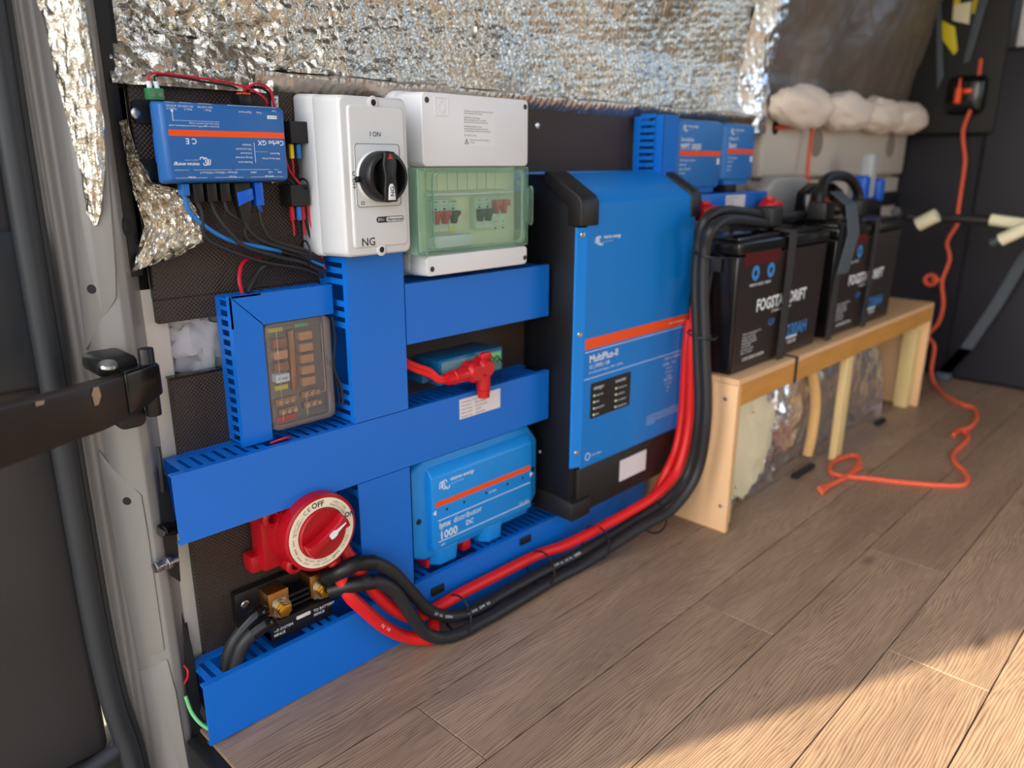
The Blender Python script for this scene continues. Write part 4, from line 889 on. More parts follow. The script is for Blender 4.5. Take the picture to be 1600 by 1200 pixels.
b.text('MultiPlus-II', .0195, 1.066, y-.0004, .421, bold=.02); b.text('12 | 3000 | 120', .0100, 1.066, y-.0004, .4095, bold=.01); b.text('AC to DC with charging   230V ~ 50/60Hz', .0060, 1.066, y-.0004, .400)
b.text('230V AC 3000VA 12V', .0080, 1.388, y-.0004, .380, 'RIGHT')
for i, s in enumerate(('IN 50A   OUT', 'MAX 32A', '187-265VAC', '45-65Hz', 'BATTERY', '9.5-17VDC', '255A', 'IP21')): b.text(s, .0080 if i in (0, 4) else .0055, 1.335, y-.0004, .368-i*.0085, 'CENTER')
for i in range(4): b.text(('Do not connect or disconnect under load. Installation and maintenance', 'by qualified persons only. Read the manual before installing. Disconnect', 'all supplies before opening the enclosure. Hazardous voltages remain', 'for five minutes.')[i], .0049, 1.262, y-.0004, .268-i*.0058)
b.lathe([(.0075, 0), (.0075, .0003), (.0062, .0003), (.0062, 0)], (1.070, y, .237), n=24, cap=False); b.text('IP 22  Class I', .0062, 1.081, y-.0004, .2345)
logo(b, 1.073, y, .642, .014); obj('lettering', b, 'white', t)
b = B(); b.prism(rrect(1.073, 1.198, .311, .380, .003), y, y-.0008); dp = part(obj('display_panel', b, 'black_soft', t), 'dark indicator panel')
b = B(); b.text('charger', .0105, 1.080, y-.0012, .3665); b.text('inverter', .0105, 1.148, y-.0012, .3665)
for i in range(4):
    b.text(('mains on', 'bulk', 'absorption', 'float')[i], .0062, 1.088, y-.0012, .353-i*.0125); b.text(('inverter on', 'overload', 'low battery', 'temperature')[i], .0062, 1.156, y-.0012, .353-i*.0125)
obj('lettering', b, 'white', dp)
for i in range(4):
    for x in (1.0835, 1.151): b = B(); b.lathe([(.0024, 0), (.0018, .001), (.0001, .0012)], (x, y-.0008, .355-i*.0125), n=12); obj('indicator', b, 'led', dp)
for z, x in ((.325, 1.012), (.232, 1.018)): screw(t, 1.034, -.045, z, .004, axis=(-1, 0, 0))
# top-right board screw
tb = B(); tb.lathe([(.006, 0), (.005, .0015), (.0001, .0025)], (1.066, -.0005, .835), n=16); tag(obj('board_screw', tb, 'steel'), 'single bright screw head in the black board right of the white breaker box', 'screw')

# ---------------------------------------------------------------- busbar box
t = thing('busbar_distributor', 'light blue eight-sided distributor box with an orange line above the lowest trunking', 'distributor', (.86, -.04, .1))
def oct_(x0, x1, z0, z1, c): return [(x0+c, z0), (x1-c, z0), (x1, z0+c*1.3), (x1, z1-c*1.3), (x1-c, z1), (x0+c, z1), (x0, z1-c*.5), (x0, z0+c*.5)]
def oy(p, y): return [(a, y, c) for a, c in p]
L0, L1 = .704, 1.020
b = B()
b.loft([oy(oct_(L0, L1, .116, .304, .028), -.0042), oy(oct_(L0, L1, .116, .304, .028), -.040), oy(oct_(L0+.006, L1-.006, .121, .299, .026), -.055)], .003, 2, ang=12)
b.loft([oy([(.742, .133), (.99, .133), (.99, .292), (.742, .292)], -.050), oy([(.744, .138), (.988, .138), (.988, .270), (.744, .270)], -.0680)], .003, 3, ang=12)
obj('case', b, 'lynx_blue', t)
for x0, x1 in ((.752, .815), (.868, .925)):
    b = B(); b.loft([[(x0, -.008, .135), (x1, -.008, .135), (x1, -.050, .135), (x1-.014, -.064, .135), (x0+.014, -.064, .135), (x0, -.050, .135)], [(x0, -.008, .100), (x1, -.008, .100), (x1, -.046, .100), (x1-.014, -.060, .100), (x0+.014, -.060, .100), (x0, -.046, .100)]], .003, 3, ang=20); obj('cable_outlet', b, 'lynx_blue', t)
y = -.0682
b = B(); b.rect(.750, .982, .2165, .2265, y); part(obj('stripe', b, 'orange', t), 'orange stripe')
b = B(); b.rect(.755, .982, .1905, .1917, y); b.rect(.755, .982, .1510, .1522, y)
b.text('lynx', .0155, .757, y-.0004, .176, bold=.02); b.text('distributor', .0155, .789, y-.0004, .176); b.text('1000', .0205, .757, y-.0004, .155, bold=.02); b.text('DC', .0125, .818, y-.0004, .161, bold=.02); b.text('60V', .006, .760, y-.0004, .142); b.text('IP22  SELV', .006, .980, y-.0004, .154, 'RIGHT'); b.text('POWER', .0055, .874, y-.0004, .203)
for s, x in ((-1, .751), (1, .983)): b.loft([[(x, yy, .2075-.005), (x, yy, .2075+.005), (x+s*-.007*-1, yy, .2075)] for yy in (y, y-.0004)])
logo(b, .760, y, .2545, .0150); obj('lettering', b, 'white', t)
for x in (.775, .815, .868, .922, .962):
    b = B(); b.lathe([(.0026, 0), (.0022, .0004), (.0001, .0004)], (x, y, .2065), n=14); obj('indicator_hole', b, 'cavity', t)
for x in (.724, 1.004):
    b = B(); b.lathe([(.0055, 0), (.0048, .0006), (.0001, .0006)], (x, -.0555, .207 if x > .8 else .196), n=18); obj('screw_recess', b, 'cavity', t)
b = B(); b.box(.826, .846, -.05, -.02, .099, .12, .003); tag(obj('cable_lug_cover', b, 'red'), 'small red sleeve between the two outlets of the light blue distributor', 'sleeve')
b = B(); b.box(.742, .75, -.05, -.02, .099, .114, .002); tag(obj('cable_lug_cover', b, 'red_wire'), 'tiny red sleeve left of the outlets of the light blue distributor', 'sleeve')

# ---------------------------------------------------------------- battery isolator switch
t = thing('battery_switch', 'round red battery switch with a cream dial ring and red knob', 'switch', (.515, -.05, .2))
cx, cz = .521, .264
b = B(); b.lathe([(.058, 0), (.060, .006), (.060, .050), (.057, .062), (.0001, .062)], (cx, -.002, cz), n=56)
for x0, z0, x1, z1 in ((.446, .282, .470, .330), (.440, .205, .475, .232), (.560, .20, .594, .225), (.555, .30, .590, .3085)):
    b.box(x0, x1, -.030, -.002, z0, z1, .004, 2)
for x, z in ((.452, .295), (.481, .2105)): b.lathe([(.014, 0), (.014, .055), (.0105, .058), (.007, .058), (.006, .040), (.0001, .040)], (x+.012, -.002, z), n=28)
b.box(.452, .50, -.045, -.010, .210, .32, .004); obj('housing', b, 'switch_red', t)
b = B(); b.lathe([(.0575, 0), (.0585, .005), (.0575, .0245), (.0545, .0265), (.0530, .0262), (.0001, .0262)], (cx, -.064, cz), n=64); obj('bezel', b, 'switch_red', t)
b = B(); b.lathe([(.0525, 0), (.0525, .0006), (.0385, .0006), (.0385, 0)], (cx, -.0902, cz), n=64, cap=False); dr = part(obj('dial_ring', b, 'pvc_white', t), 'cream dial ring'); dr.data.materials[0] = mat('cream_dial', (238, 228, 200), .45)
b = B(); b.lathe([(.0375, 0), (.0375, .004), (.036, .0055), (.031, .0050), (.0001, .004)], (cx, -.0905, cz), n=56)
kn = obj('knob', b, 'switch_red', t)
b = B(); A_ = math.radians(28); ca, sa = math.cos(A_), math.sin(A_)
def kq(a, c): return (cx+a*ca-c*sa, cz+a*sa+c*ca)
b.prism([kq(a, c) for a, c in ((-.034, -.012), (-.022, -.0075), (0, -.0065), (.022, -.0075), (.034, -.012), (.0358, 0), (.034, .012), (.022, .0075), (0, .0065), (-.022, .0075), (-.034, .012), (-.0358, 0))], -.094, -.112, bev=.003, seg=3, ang=40); obj('grip', b, 'switch_red', kn)
b = B(); b.loft([[(q[0], yy, q[1]) for q in [kq(a, c) for a, c in ((.000, -.004), (.004, -.0052), (.010, -.005), (.0135, -.0025), (.030, -.0008), (.030, .0008), (.0135, .0025), (.010, .005), (.004, .0052), (.0, .004))]] for yy in (-.1121, -.1126)]); part(obj('pointer', b, 'white', kn), 'cream pointer mark')
b = B()
def dial(s, size, deg, r=.0455, bd=0, flip=False):
    a = math.radians(deg); n_ = len(s)
    for i, ch in enumerate(s):
        aa = a-(i-(n_-1)/2)*size*.78/r*(-1 if flip else 1); rot = aa-PI/2+(PI if flip else 0)
        rr = r-size*.35*(1 if not flip else -1)
        b.text(ch, size, cx+rr*math.cos(aa), -.0912, cz+rr*math.sin(aa), 'CENTER', rot=rot, bold=bd)
b.text('OFF', .0115, cx-.004, -.0912, cz+.0415, 'CENTER', bold=.02); b.text('ON', .0110, cx+.0465, -.0912, cz+.010, 'CENTER', rot=-.1, bold=.02)
dial('IGNITION', .0045, 48, .0475); dial('PROTECTED', .0045, 48, .0425); dial('CE', .009, 118, .046); dial('BATTERY', .0035, 148, .047); dial('DISCONNECT', .0035, 148, .043); dial('MAX 48V DC', .0045, 182, .046)
dial('300A CONT  900A CRANKING', .0038, 250, .0475, flip=True); dial('ON-OFF SWITCH', .0038, 250, .0425, flip=True); dial('MADE IN USA', .0045, 312, .0455, flip=True)
obj('lettering', b, 'ink', dr)
dial_txt = None

# ---------------------------------------------------------------- current shunt
t = thing('current_shunt', 'black current shunt with two brass blocks and gold bolts', 'shunt', (.48, -.03, .09))
b = B(); b.box(.417, .555, -.016, -.0005, .126, .176, .003); b.box(.449, .553, -.050, -.012, .098, .126, .002); b.prism([(.449, .098), (.553, .098), (.553, .130), (.449, .130)], -.014, -.052, bev=.002); obj('base', b, 'black', t)
for k in range(3): b = B(); b.box(.484, .523, -.045, -.016, .136+k*.009, .141+k*.009, .001); part(obj('shunt_plate', b, 'black_gloss', t), 'dark shunt plate')
for x0, x1, zc in ((.452, .485, .157), (.521, .552, .158)):
    b = B(); b.box(x0, x1, -.046, -.0165, zc-.022, zc+.016, .0012, 2); blk = obj('terminal_block', b, 'brass_block', t)
    b = B(); b.lathe([(.0145, 0), (.0145, .0025), (.0001, .0025)], ((x0+x1)/2+.003, -.047, zc-.012), (0, -1, 0), 28); obj('washer', b, 'copper', blk)
    b = B(); b.hexh(((x0+x1)/2+.003, -.0497, zc-.012), .0108, .009); obj('hex_bolt', b, 'brass', blk)
    b = B(); b.box((x0+x1)/2-.012, (x0+x1)/2+.012, -.0468, -.0462, zc-.024, zc+.006); obj('lug_plate', b, 'copper', blk)
screw(t, .431, -.016, .155, .0065, 'steel')
b = B(); b.prism(rrect(.490, .514, .118, .1235, .002), -.0521, -.0530, bev=.0002); part(obj('tie_slot', b, 'label', t), 'pale bar')
b = B()
for s, x, z in (('TO SYSTEM', .4525, .1135), ('MINUS', .4525, .1065), ('TO BATTERY', .519, .1175), ('MINUS', .519, .1105)): b.text(s, .0062, x, -.0525, z, bold=.01)
obj('lettering', b, 'white', t)
# lugs and cables on its left
for k, (dx, dz, yy) in enumerate(((0, 0, -.040), (.016, -.006, -.060))):
    path = [tuple(hp(*q)) for q in ([(412, 956, -.044), (402, 960, -.048), (378, 985, -.045), (360, 1015, -.040), (352, 1060, -.032)], [(424, 977, -.062), (416, 974, -.066), (394, 990, -.062), (376, 1014, -.056), (364, 1060, -.048)])[k]]
    tt = thing('minus_cable', ('rear', 'front')[k]+' thick black cable dropping from the left brass block into the lowest trunking', 'cable', path[2])
    b = B(); b.tube(path, .0098, 16); obj('jacket', b, 'rubber', tt)
    b = B(); b.tube([(p[0], p[1], p[2]) for p in path[:3]], .0112, 16); part(obj('heat_shrink', b, 'black_gloss', tt), 'glossy heat shrink')
# ---------------------------------------------------------------- heavy cables
def heavy(name, path, r, mt, label, shrink=None, prints=()):
    t = thing(name, label, 'cable', path[0]); b = B(); b.tube(path, r, 18, smooth=8); obj('jacket', b, mt, t)
    if shrink:
        b = B(); b.tube(path[:shrink], r*1.15, 18, smooth=8); part(obj('heat_shrink', b, 'black', t), 'black heat shrink sleeve')
    return t
def hp3(*q): return [tuple(hp(*a)) for a in q]
def hxx(X, *q): return [tuple(hx(u, v, X)) for u, v in q]
def hx(u, v, X):
    d = right*(u-800)/1193.56+down*(v-600)/1193.56+fwd; k = X/d.x; return Vector((X, -.972+d.y*k, .776+d.z*k))
K1 = [(.540, -.062, .172), (.552, -.088, .190), (.572, -.095, .196), (.600, -.098, .188), (.632, -.100, .160), (.665, -.102, .112), (.700, -.104, .062), (.745, -.108, .030), (.80, -.112, .020), (.87, -.112, .022), (.98, -.112, .022), (1.08, -.118, .024)]+hp3((1000, 808, -.155), (1045, 778, -.178))+hxx(1.358, (1077, 735), (1092, 650), (1090, 550), (1087, 450), (1091, 385), (1101, 346))+hp3((1125, 330, -.185), (1165, 332, -.175), (1210, 341, -.16))
heavy('battery_cable', K1, .0105, 'rubber', 'upper black battery cable from the shunt, looping down and up past the inverter', 4)
K2 = [(.545, -.062, .148), (.565, -.085, .158), (.598, -.100, .157), (.630, -.106, .130), (.655, -.112, .080), (.684, -.118, .030), (.725, -.130, .0115), (.79, -.136, .0115), (.87, -.136, .0115), (.98, -.134, .0115), (1.07, -.139, .0125)]+hp3((1000, 825, -.178), (1052, 794, -.203))+hxx(1.334, (1090, 737), (1104, 650), (1102, 550), (1099, 450), (1102, 390), (1112, 359))+hp3((1135, 344, -.208), (1168, 345, -.198), (1205, 352, -.18))
heavy('battery_cable', K2, .0105, 'rubber', 'lower black battery cable from the shunt, lying on the floor in front of the trunking', 3)
K3 = [(.572, -.055, .215), (.585, -.075, .175), (.605, -.080, .135), (.640, -.085, .085), (.680, -.088, .050), (.72, -.089, .046), (.78, -.090, .050), (.87, -.091, .050), (.98, -.094, .050), (1.06, -.108, .050)]+hp3((990, 796, -.150), (1032, 767, -.163), (1060, 731, -.168), (1076, 667, -.170), (1080, 600, -.170), (1081, 540, -.170), (1084, 500, -.168), (1090, 440, -.160))
heavy('positive_cable', K3, .0102, 'red_cable', 'thick red cable sweeping along the lowest trunking and up beside the inverter')
K4 = [(.548, -.058, .222), (.560, -.082, .150), (.580, -.090, .115), (.615, -.094, .068), (.655, -.096, .030), (.70, -.1095, .0105), (.722, -.09, .022), (.735, -.0845, .022)]
heavy('positive_cable', K4, .0102, 'red_cable', 'second red cable bending under the black cables below the red switch')
K5 = hp3((985, 812, -.105), (1015, 782, -.125), (1040, 738, -.1455), (1056, 700, -.1455), (1065, 650, -.1455), (1069, 590, -.1455), (1072, 540, -.1455), (1077, 500, -.1455))
heavy('positive_cable', K5, .0085, 'red_cable', 'red cable hidden close behind the inverter edge beside the sweeping red one')
for i, (x, zc, yc, lb) in enumerate(((.755, .030, -.112, 'cable tie at the lowest bend of the cable bundle'), (.965, .032, -.114, 'cable tie on the cable bundle below the light blue distributor'), (1.115, .036, -.128, 'cable tie on the cable bundle at the inverter foot'), (1.26, .056, -.165, 'cable tie where the cable bundle starts to rise'))):
    b = B(); R2 = .034; pts = [(x+.006*math.sin(a), yc+R2*1.05*math.cos(a)*.95, max(.0022, zc+R2*math.sin(a))) for a in [k*PI/6 for k in range(12)]]
    b.tube(pts, .0018, 6, closed=True, smooth=3); b.box(x-.003, x+.003, yc-.03, yc-.024, zc+.018, zc+.026, .001); tag(obj('cable_tie', b, 'black'), 'black '+lb, 'cable tie')
for lb, x, y, z, rx in (('black cable tie around the upright cables beside the inverter', 1.346, -.201, .44, .027), ('black cable tie around the cables at the top bend beside the inverter', 1.345, -.203, .60, .027)):
    b = B(); pts = [(x+rx*math.cos(a), y+.030*math.sin(a), z+.004*math.sin(a)) for a in [k*PI/6 for k in range(12)]]; b.tube(pts, .0018, 6, closed=True, smooth=3); tag(obj('cable_tie', b, 'black'), lb, 'cable tie')
# clear tube stub on the distributor tray
for x, z in ((.745, .060), (.965, .072)):
    b = B(); b.box(x-.014, x+.014, -.0765, -.0725, z, z+.014, .001); tag(obj('tie_mount', b, 'black'), 'square black tie mount on the lowest trunking'+(' by the cable bend' if x < .8 else ' below the light blue distributor'), 'tie mount')
# wires at lower left
wire('earth_wire', [hp(290, 1088, -.03), hp(299, 1112, -.045), hp(312, 1129, -.058), hp(326, 1139, -.066)], .0026, 'light_green', 'green and yellow earth wire at the foot of the pillar')
wire('corner_wire', [hp(288, 1040, -.03), hp(293, 1048, -.04), hp(293, 1058, -.04), hp(288, 1068, -.03)], .0015, 'red_wire', 'short red wire loop between the pillar and the lowest trunking')
wire('corner_cable', [hp(284, 975, .012), hp(292, 1020, -.002), hp(302, 1065, -.012), hp(312, 1100, -.02), hp(330, 1125, -.03)], .0075, 'rubber', 'black cable rising between the pillar and the lowest trunking', 'cable')
b = B(); b.tube([(.335, -.03, .43), (.333, -.035, .40), (.334, -.03, .37)], .003, 8); tag(obj('loop_cable', b, 'rubber'), 'black cable curling round the left end of the long middle trunking', 'cable')
hz = thing('corrugated_hose', 'short ribbed black hose between the pillar and the long middle trunking', 'hose', (.344, -.03, .27))
b = B(); h0, h1 = hp(252, 830, -.036), hp(281, 822, -.020); b.cyl(h0, h1, .0072, 14); obj('core', b, 'black', hz)
b = B()
for k in range(8): p = h0.lerp(h1, (k+.5)/8); b.lathe([(.0078, -.001), (.0098, 0), (.0078, .001)], p, (1, .35, .2), 16)
obj('rib', b, 'black_gloss', hz)

# ---------------------------------------------------------------- solar chargers
def charger(x0, x1, z0, z1, label, lines):
    t = thing('solar_charger', label, 'charger', ((x0+x1)/2, -.04, z0), 'blue chargers above the batteries')
    def s(y, i): return [(a, y, c) for a, c in rrect(x0+i, x1-i, z0+i*.6, z1-i*.6, .008)]
    b = B(); b.loft([s(-.001, .0), s(-.055, .001), s(-.066, .008)], .002, 2, ang=25)
    n = 9
    for k in range(n): z = z0+.015+k*(z1-z0-.03)/(n-1); b.box(x0-.002, x0+.004, -.05, -.01, z-.0035, z+.0035, .001)
    obj('case', b, 'mppt_blue', t)
    b = B(); b.prism(rrect(x0+.02, x1-.02, z0-.008, z0+.022, .006), -.03, -.062, bev=.002); obj('cable_hood', b, 'mppt_blue', t)
    b = B(); zz = z0+(z1-z0)*.52; b.rect(x0+.016, x1-.010, zz-.005, zz+.005, -.0662); part(obj('stripe', b, 'orange', t), 'orange stripe')
    b = B(); y = -.0666; logo(b, x0+.024, y, z1-.018, .011)
    b.text(lines[0], .0115, x0+.018, y, zz+.024, bold=.01); b.text(lines[1], .0165, x0+.018, y, zz+.008, bold=.02, sx=.9)
    for i, q in enumerate(lines[2:]): b.text(q, .0065, x0+.018, y, zz-.016-i*.009)
    b.rect(x1-.022, x1-.013, zz-.023, zz-.010, -.0662); obj('lettering', b, 'white', t)
charger(1.418, 1.610, .716, .860, 'left of the two blue chargers, the wider one with MPPT lettering', ('SmartSolar', 'MPPT 100|50', 'Solar charge controller', 'Bluetooth', 'Batt 12/24V 50A', 'PV 100V'))
charger(1.616, 1.762, .730, .858, 'right of the two blue chargers, next to the bright foil pillar', ('Orion-Tr', 'Smart', 'DC-DC charger', '12/12-30', 'Isolated', '360W'))
b = B(); b.box(1.655, 1.70, -.06, -.004, .704, .729, .003); tag(obj('junction_cube', b, 'black_soft'), 'black cube hanging under the right blue charger', 'relay')
t = thing('battery_monitor_module', 'long blue module with a white label behind the battery tops', 'module', (1.62, -.06, .665))
b = B(); b.box(1.505, 1.83, -.075, -.0742+.06, .668, .705, .003); obj('case', b, 'trunk', t)
b = B(); b.rect(1.625, 1.715, .670, .700, -.0752); o = part(obj('paper_label', b, 'label', t), 'white label'); b = B(); [b.text(s, .006, 1.630, -.0757, .692-.008*i) for i, s in enumerate(('Smart BatteryProtect', 'Part Number', 'Serial Number'))]; obj('lettering', b, 'ink', o)
b = B(); b.rect(1.508, 1.528, .670, .690, -.0752); part(obj('corner_label', b, 'label', t), 'small white corner label')
for i, (x, lb) in enumerate(((1.50, 'red terminal boot beside the inverter top right corner'), (1.80, 'red terminal boot at the right end of the long blue module'))):
    b = B(); b.box(x-.03, x+.035, -.118, -.080, .652, .684, .010, 3); b.cyl((x-.01, -.10, .682), (x-.01, -.10, .694), .013, 18, bev=.002); tag(obj('terminal_boot', b, 'red'), lb, 'terminal boot')
b = B(); b.box(1.503, 1.60, -.02, -.001, .52, .60, .004); tag(obj('grey_connector', b, 'black_soft'), 'dark box low on the board right of the inverter', 'box')

# ---------------------------------------------------------------- batteries
def battery(x0, x1, z0, z1, y0, y1, label):
    t = thing('leisure_battery', label, 'battery', ((x0+x1)/2, (y0+y1)/2, z0), 'black batteries on the timber bench')
    b = B(); b.loft([[(x0+.006, y0+.004, z0), (x1-.006, y0+.004, z0), (x1-.006, y1, z0), (x0+.006, y1, z0)], [(x0, y0, z1-.036), (x1, y0, z1-.036), (x1, y1, z1-.036), (x0, y1, z1-.036)]], .005, 3); obj('case', b, 'bat_top', t)
    b = B(); b.box(x0-.003, x1+.003, y0-.003, y1, z1-.035, z1-.008, .006, 3); b.box(x0+.01, x1-.01, y0+.008, y1-.01, z1-.009, z1, .004); part(obj('lid', b, 'bat_top', t), 'glossy black lid')
    W = x1-x0; H = z1-z0
    def q(a, c): return x0+a*W, z0+c*H
    b = B(); b.loft([[(x0+.010, y0+.0035, z0+.006), (x1-.010, y0+.0035, z0+.006), (x1-.006, y0-.0006, z1-.038), (x0+.006, y0-.0006, z1-.038)], [(x0+.010, y0+.0025, z0+.006), (x1-.010, y0+.0025, z0+.006), (x1-.006, y0-.0016, z1-.038), (x0+.006, y0-.0016, z1-.038)]]); lb = part(obj('front_label', b, 'bat', t), 'matt dark front label')
    tl = Vector((0, -.004/.25, 1)).normalized(); fr = (Vector((1, 0, 0)), tl)
    def yy(z): return y0+.0024-.0042*(z-z0-.006)/(z1-z0-.044)-.0006
    b = B()
    def T(s, size, a, c, al='LEFT', bd=.01, sx=1): x, z = q(a, c); b.text(s, size, x, yy(z), z, al, bold=bd, frame=fr, sx=sx)
    T('FOGSTAR DRIFT', .036, .5, .44, 'CENTER', .03, sx=.92); T('LITHIUM LEISURE BATTERY', .008, .5, .40, 'CENTER')
    T('REMOVE - REUSE - RENEW', .008, .12, .64); T('12.8V 230AH LiFePO4', .0105, .12, .08); T('HEATED', .012, .62, .09)
    for i in range(7): T(('Maximum charge voltage 14.6V', 'Charge current 100A', 'Discharge current 200A', 'Nominal energy 2944Wh', 'Cycle life 6000', 'Low temp cut off 0C', 'Store in a dry place')[i], .0065, .10, .28-i*.024, bd=0)
    x, z = q(.60, .135); b.box(x, x+.13*W*1.0, yy(z)-.0002, yy(z)+.0004, z, z+.004); pass
    obj('lettering', b, 'white', lb)
    b = B(); T('230AH', .040, .60, .155, bd=.02, sx=.9); T('12V', .020, .36, .30); T('L', .05, .505, .10, bd=.03)
    obj('blue_lettering', b, 'print_blue', lb)
    for a in (.17, .33):
        b = B(); x, z = q(a, .735); b.lathe([(.016, 0), (.016, .0005), (.007, .0005), (.007, 0)], (x, yy(z)+.0003, z), n=24, cap=False); obj('round_icon', b, 'print_blue', lb)
    x, z = q(.05, .80); b = B(); b.box(x, x0+.42*W, yy(z)-.0002, yy(z)+.0006, z, z+.028); part(obj('red_band', b, 'dark_red', lb), 'dark red band')
    return t
BZ = .3465
battery(1.408, 1.832, BZ, .629, -.235, -.055, 'left battery on the bench, its side beside the black upright cables')
battery(1.895, 2.335, BZ, .629, -.235, -.055, 'right battery on the bench, nearer the black bulkhead')
def strapb(x, w_, label, tail=None, skew=0):
    t = thing('battery_strap', label, 'strap', (x, -.24, BZ), 'webbing straps round the batteries')
    b = B(); h = .0045; z0, z1 = BZ, .6305
    b.loft([[(x-w_+skew*(z1-z), y, z), (x+w_+skew*(z1-z), y, z), (x+w_+skew*(z1-z), y-.002, z), (x-w_+skew*(z1-z), y-.002, z)] for y, z in ((-.2425, z0+.001), (-.2425, z1-.004), (-.236, z1+.002), (-.20, z1+.0035), (-.06, z1+.0035))])
    obj('band', b, 'strap', t)
    b = B(); b.box(x-w_*.9, x+w_*2.2, -.20, -.15, z1+.005, z1+.05, .006, 3) ; part(obj('buckle', b, 'black_soft', t), 'bulky black buckle')
    if tail:
        b = B(); b.loft([[(x+a, y, z), (x+a+tail*1.0, y-.004, z), (x+a+tail, y-.0065, z), (x+a, y-.0025, z)] for a, y, z in ((-.01, -.20, z1+.075), (-.018, -.245, z1+.045), (-.026, -.262, z1-.02), (-.055, -.258, z1-.115))]); part(obj('loose_tail', b, 'grey_web', t), 'grey loose strap end')
strapb(1.625, .016, 'black strap round the left battery, across the middle of its lettering', skew=-.02)
strapb(1.905, .016, 'black strap with a grey loose end hanging at the left edge of the right battery', tail=.055, skew=-.08)
strapb(2.125, .014, 'black strap round the right battery, across the middle of its front', skew=-.04)
b = B(); b.tube([(1.93, -.17, .632), (1.94, -.16, .70), (2.0, -.15, .735), (2.12, -.15, .735), (2.19, -.155, .70), (2.20, -.16, .66)], .013, 12); hd2 = obj('carry_handle', b, 'black_soft'); tag(hd2, 'arched black handle on top of the right battery', 'handle')
b = B(); b.loft([[(x, y, z) for x, z in ((1.945, .634), (2.18, .634), (2.17, .70), (2.10, .722), (2.0, .722), (1.95, .70))] for y in (-.13, -.09)], .008); tag(obj('terminal_cover', b, 'black_gloss'), 'glossy black terminal cover behind the arched handle', 'cover')
b = B(); b.tube([(1.985, -.145, .685), (2.01, -.15, .672), (2.03, -.155, .655)], .009, 12); tag(obj('terminal_boot', b, 'red'), 'red boot under the arched handle of the right battery', 'terminal boot')
b = B(); b.tube([(1.70, -.155, .652), (1.78, -.15, .650), (1.86, -.14, .648), (1.93, -.12, .645)], .010, 12); tag(obj('link_cable', b, 'rubber'), 'short black link cable across the battery tops', 'cable')
b = B(); b.tube([(1.43, -.20, .632), (1.47, -.185, .642), (1.55, -.18, .640), (1.64, -.17, .642), (1.70, -.12, .640)], .005, 10); tag(obj('sense_cable', b, 'rubber'), 'thin black cable lying on the left battery lid', 'cable')
b = B(); b.box(1.399, 1.4045, -.20, -.16, .56, .59, .001); b.tube([(1.400, -.18, .56), (1.399, -.178, .50), (1.400, -.185, .44), (1.402, -.19, .42)], .0025, 8); tag(obj('side_sensor', b, 'seal'), 'small grey tab and thin cable on the left end of the left battery', 'sensor')
# blue clamp knobs and far battery gear
t = thing('twin_clamp', 'pair of bright blue clamp knobs on a black body behind the right battery', 'clamp', (2.48, -.07, .60))
for x, z in ((2.42, .70), (2.545, .69)):
    b = B(); b.box(x-.022, x+.022, -.10, -.06, z-.035, z+.035, .010, 3); obj('knob', b, 'blue_plug', t)
b = B(); b.box(2.46, 2.51, -.09, -.05, .667, .80, .01, 3); part(obj('post', b, m['grey_post'], t), 'pale grey upright post')
b = B(); b.box(2.40, 2.56, -.10, -.04, .60, .664, .01, 3); obj('body', b, 'black', t)
# grey moulded tray behind the left battery
b = B(); b.loft([[(x, y, z) for x, z in ((1.90, .63), (2.20, .63), (2.19, .70), (2.15, .735), (1.97, .735), (1.92, .71))] for y in (.02, -.03)], .012, 3); tag(obj('grey_moulding', b, 'grey_web' if 0 else mat('grey_moulding', (176, 174, 172), .5)), 'light grey rounded moulding behind the batteries', 'moulding')

# ---------------------------------------------------------------- timber bench
t = thing('battery_bench', 'timber and plywood bench carrying the two black batteries', 'bench', (2.0, -.15, 0))
b = B(); b.box(1.400, 2.665, -.262, -.0, .333, .3455, .001, 1); obj('top', b, 'ply', t)
b = B(); b.loft([[(1.400, -.261, 0), (1.412, -.261, 0), (1.412, -.02, 0), (1.400, -.02, 0)], [(1.400, -.261, .3325), (1.412, -.261, .3325), (1.412, -.0, .3325), (1.400, -.0, .3325)]], .0008); ep = obj('end_panel', b, 'ply', t)
b = B(); b.box(2.653, 2.665, -.262, -.0, 0, .3325, .0008); obj('end_panel', b, 'ply', t)
for z, y_ in ((.30, -.235), (.06, -.245)): screw(ep, 1.400, y_, z, .0045, axis=(-1, 0, 0))
b = B(); b.box(1.413, 2.652, -.2625, -.243, .287, .3325, .001, 1); part(obj('front_rail', b, 'fascia', t), 'golden-brown front rail')
for x in (1.413, 2.607):
    b = B(); b.box(x, x+.045, -.2415, -.20, 0, .3325, .002); obj('leg', b, 'pine_up', t)
b = B(); b.box(1.985, 2.03, -.262, -.2435, 0, .286, .002); part(obj('leg', b, 'pine_up', t), 'pale middle leg')
b = B(); b.box(1.66, 1.672, -.2645, -.2628, .285, .3475); b.box(1.66, 1.672, -.2645, -.20, .3458, .3475); tag(obj('rail_strap', b, 'strap'), 'narrow black strap over the bench front rail under the left battery', 'strap')
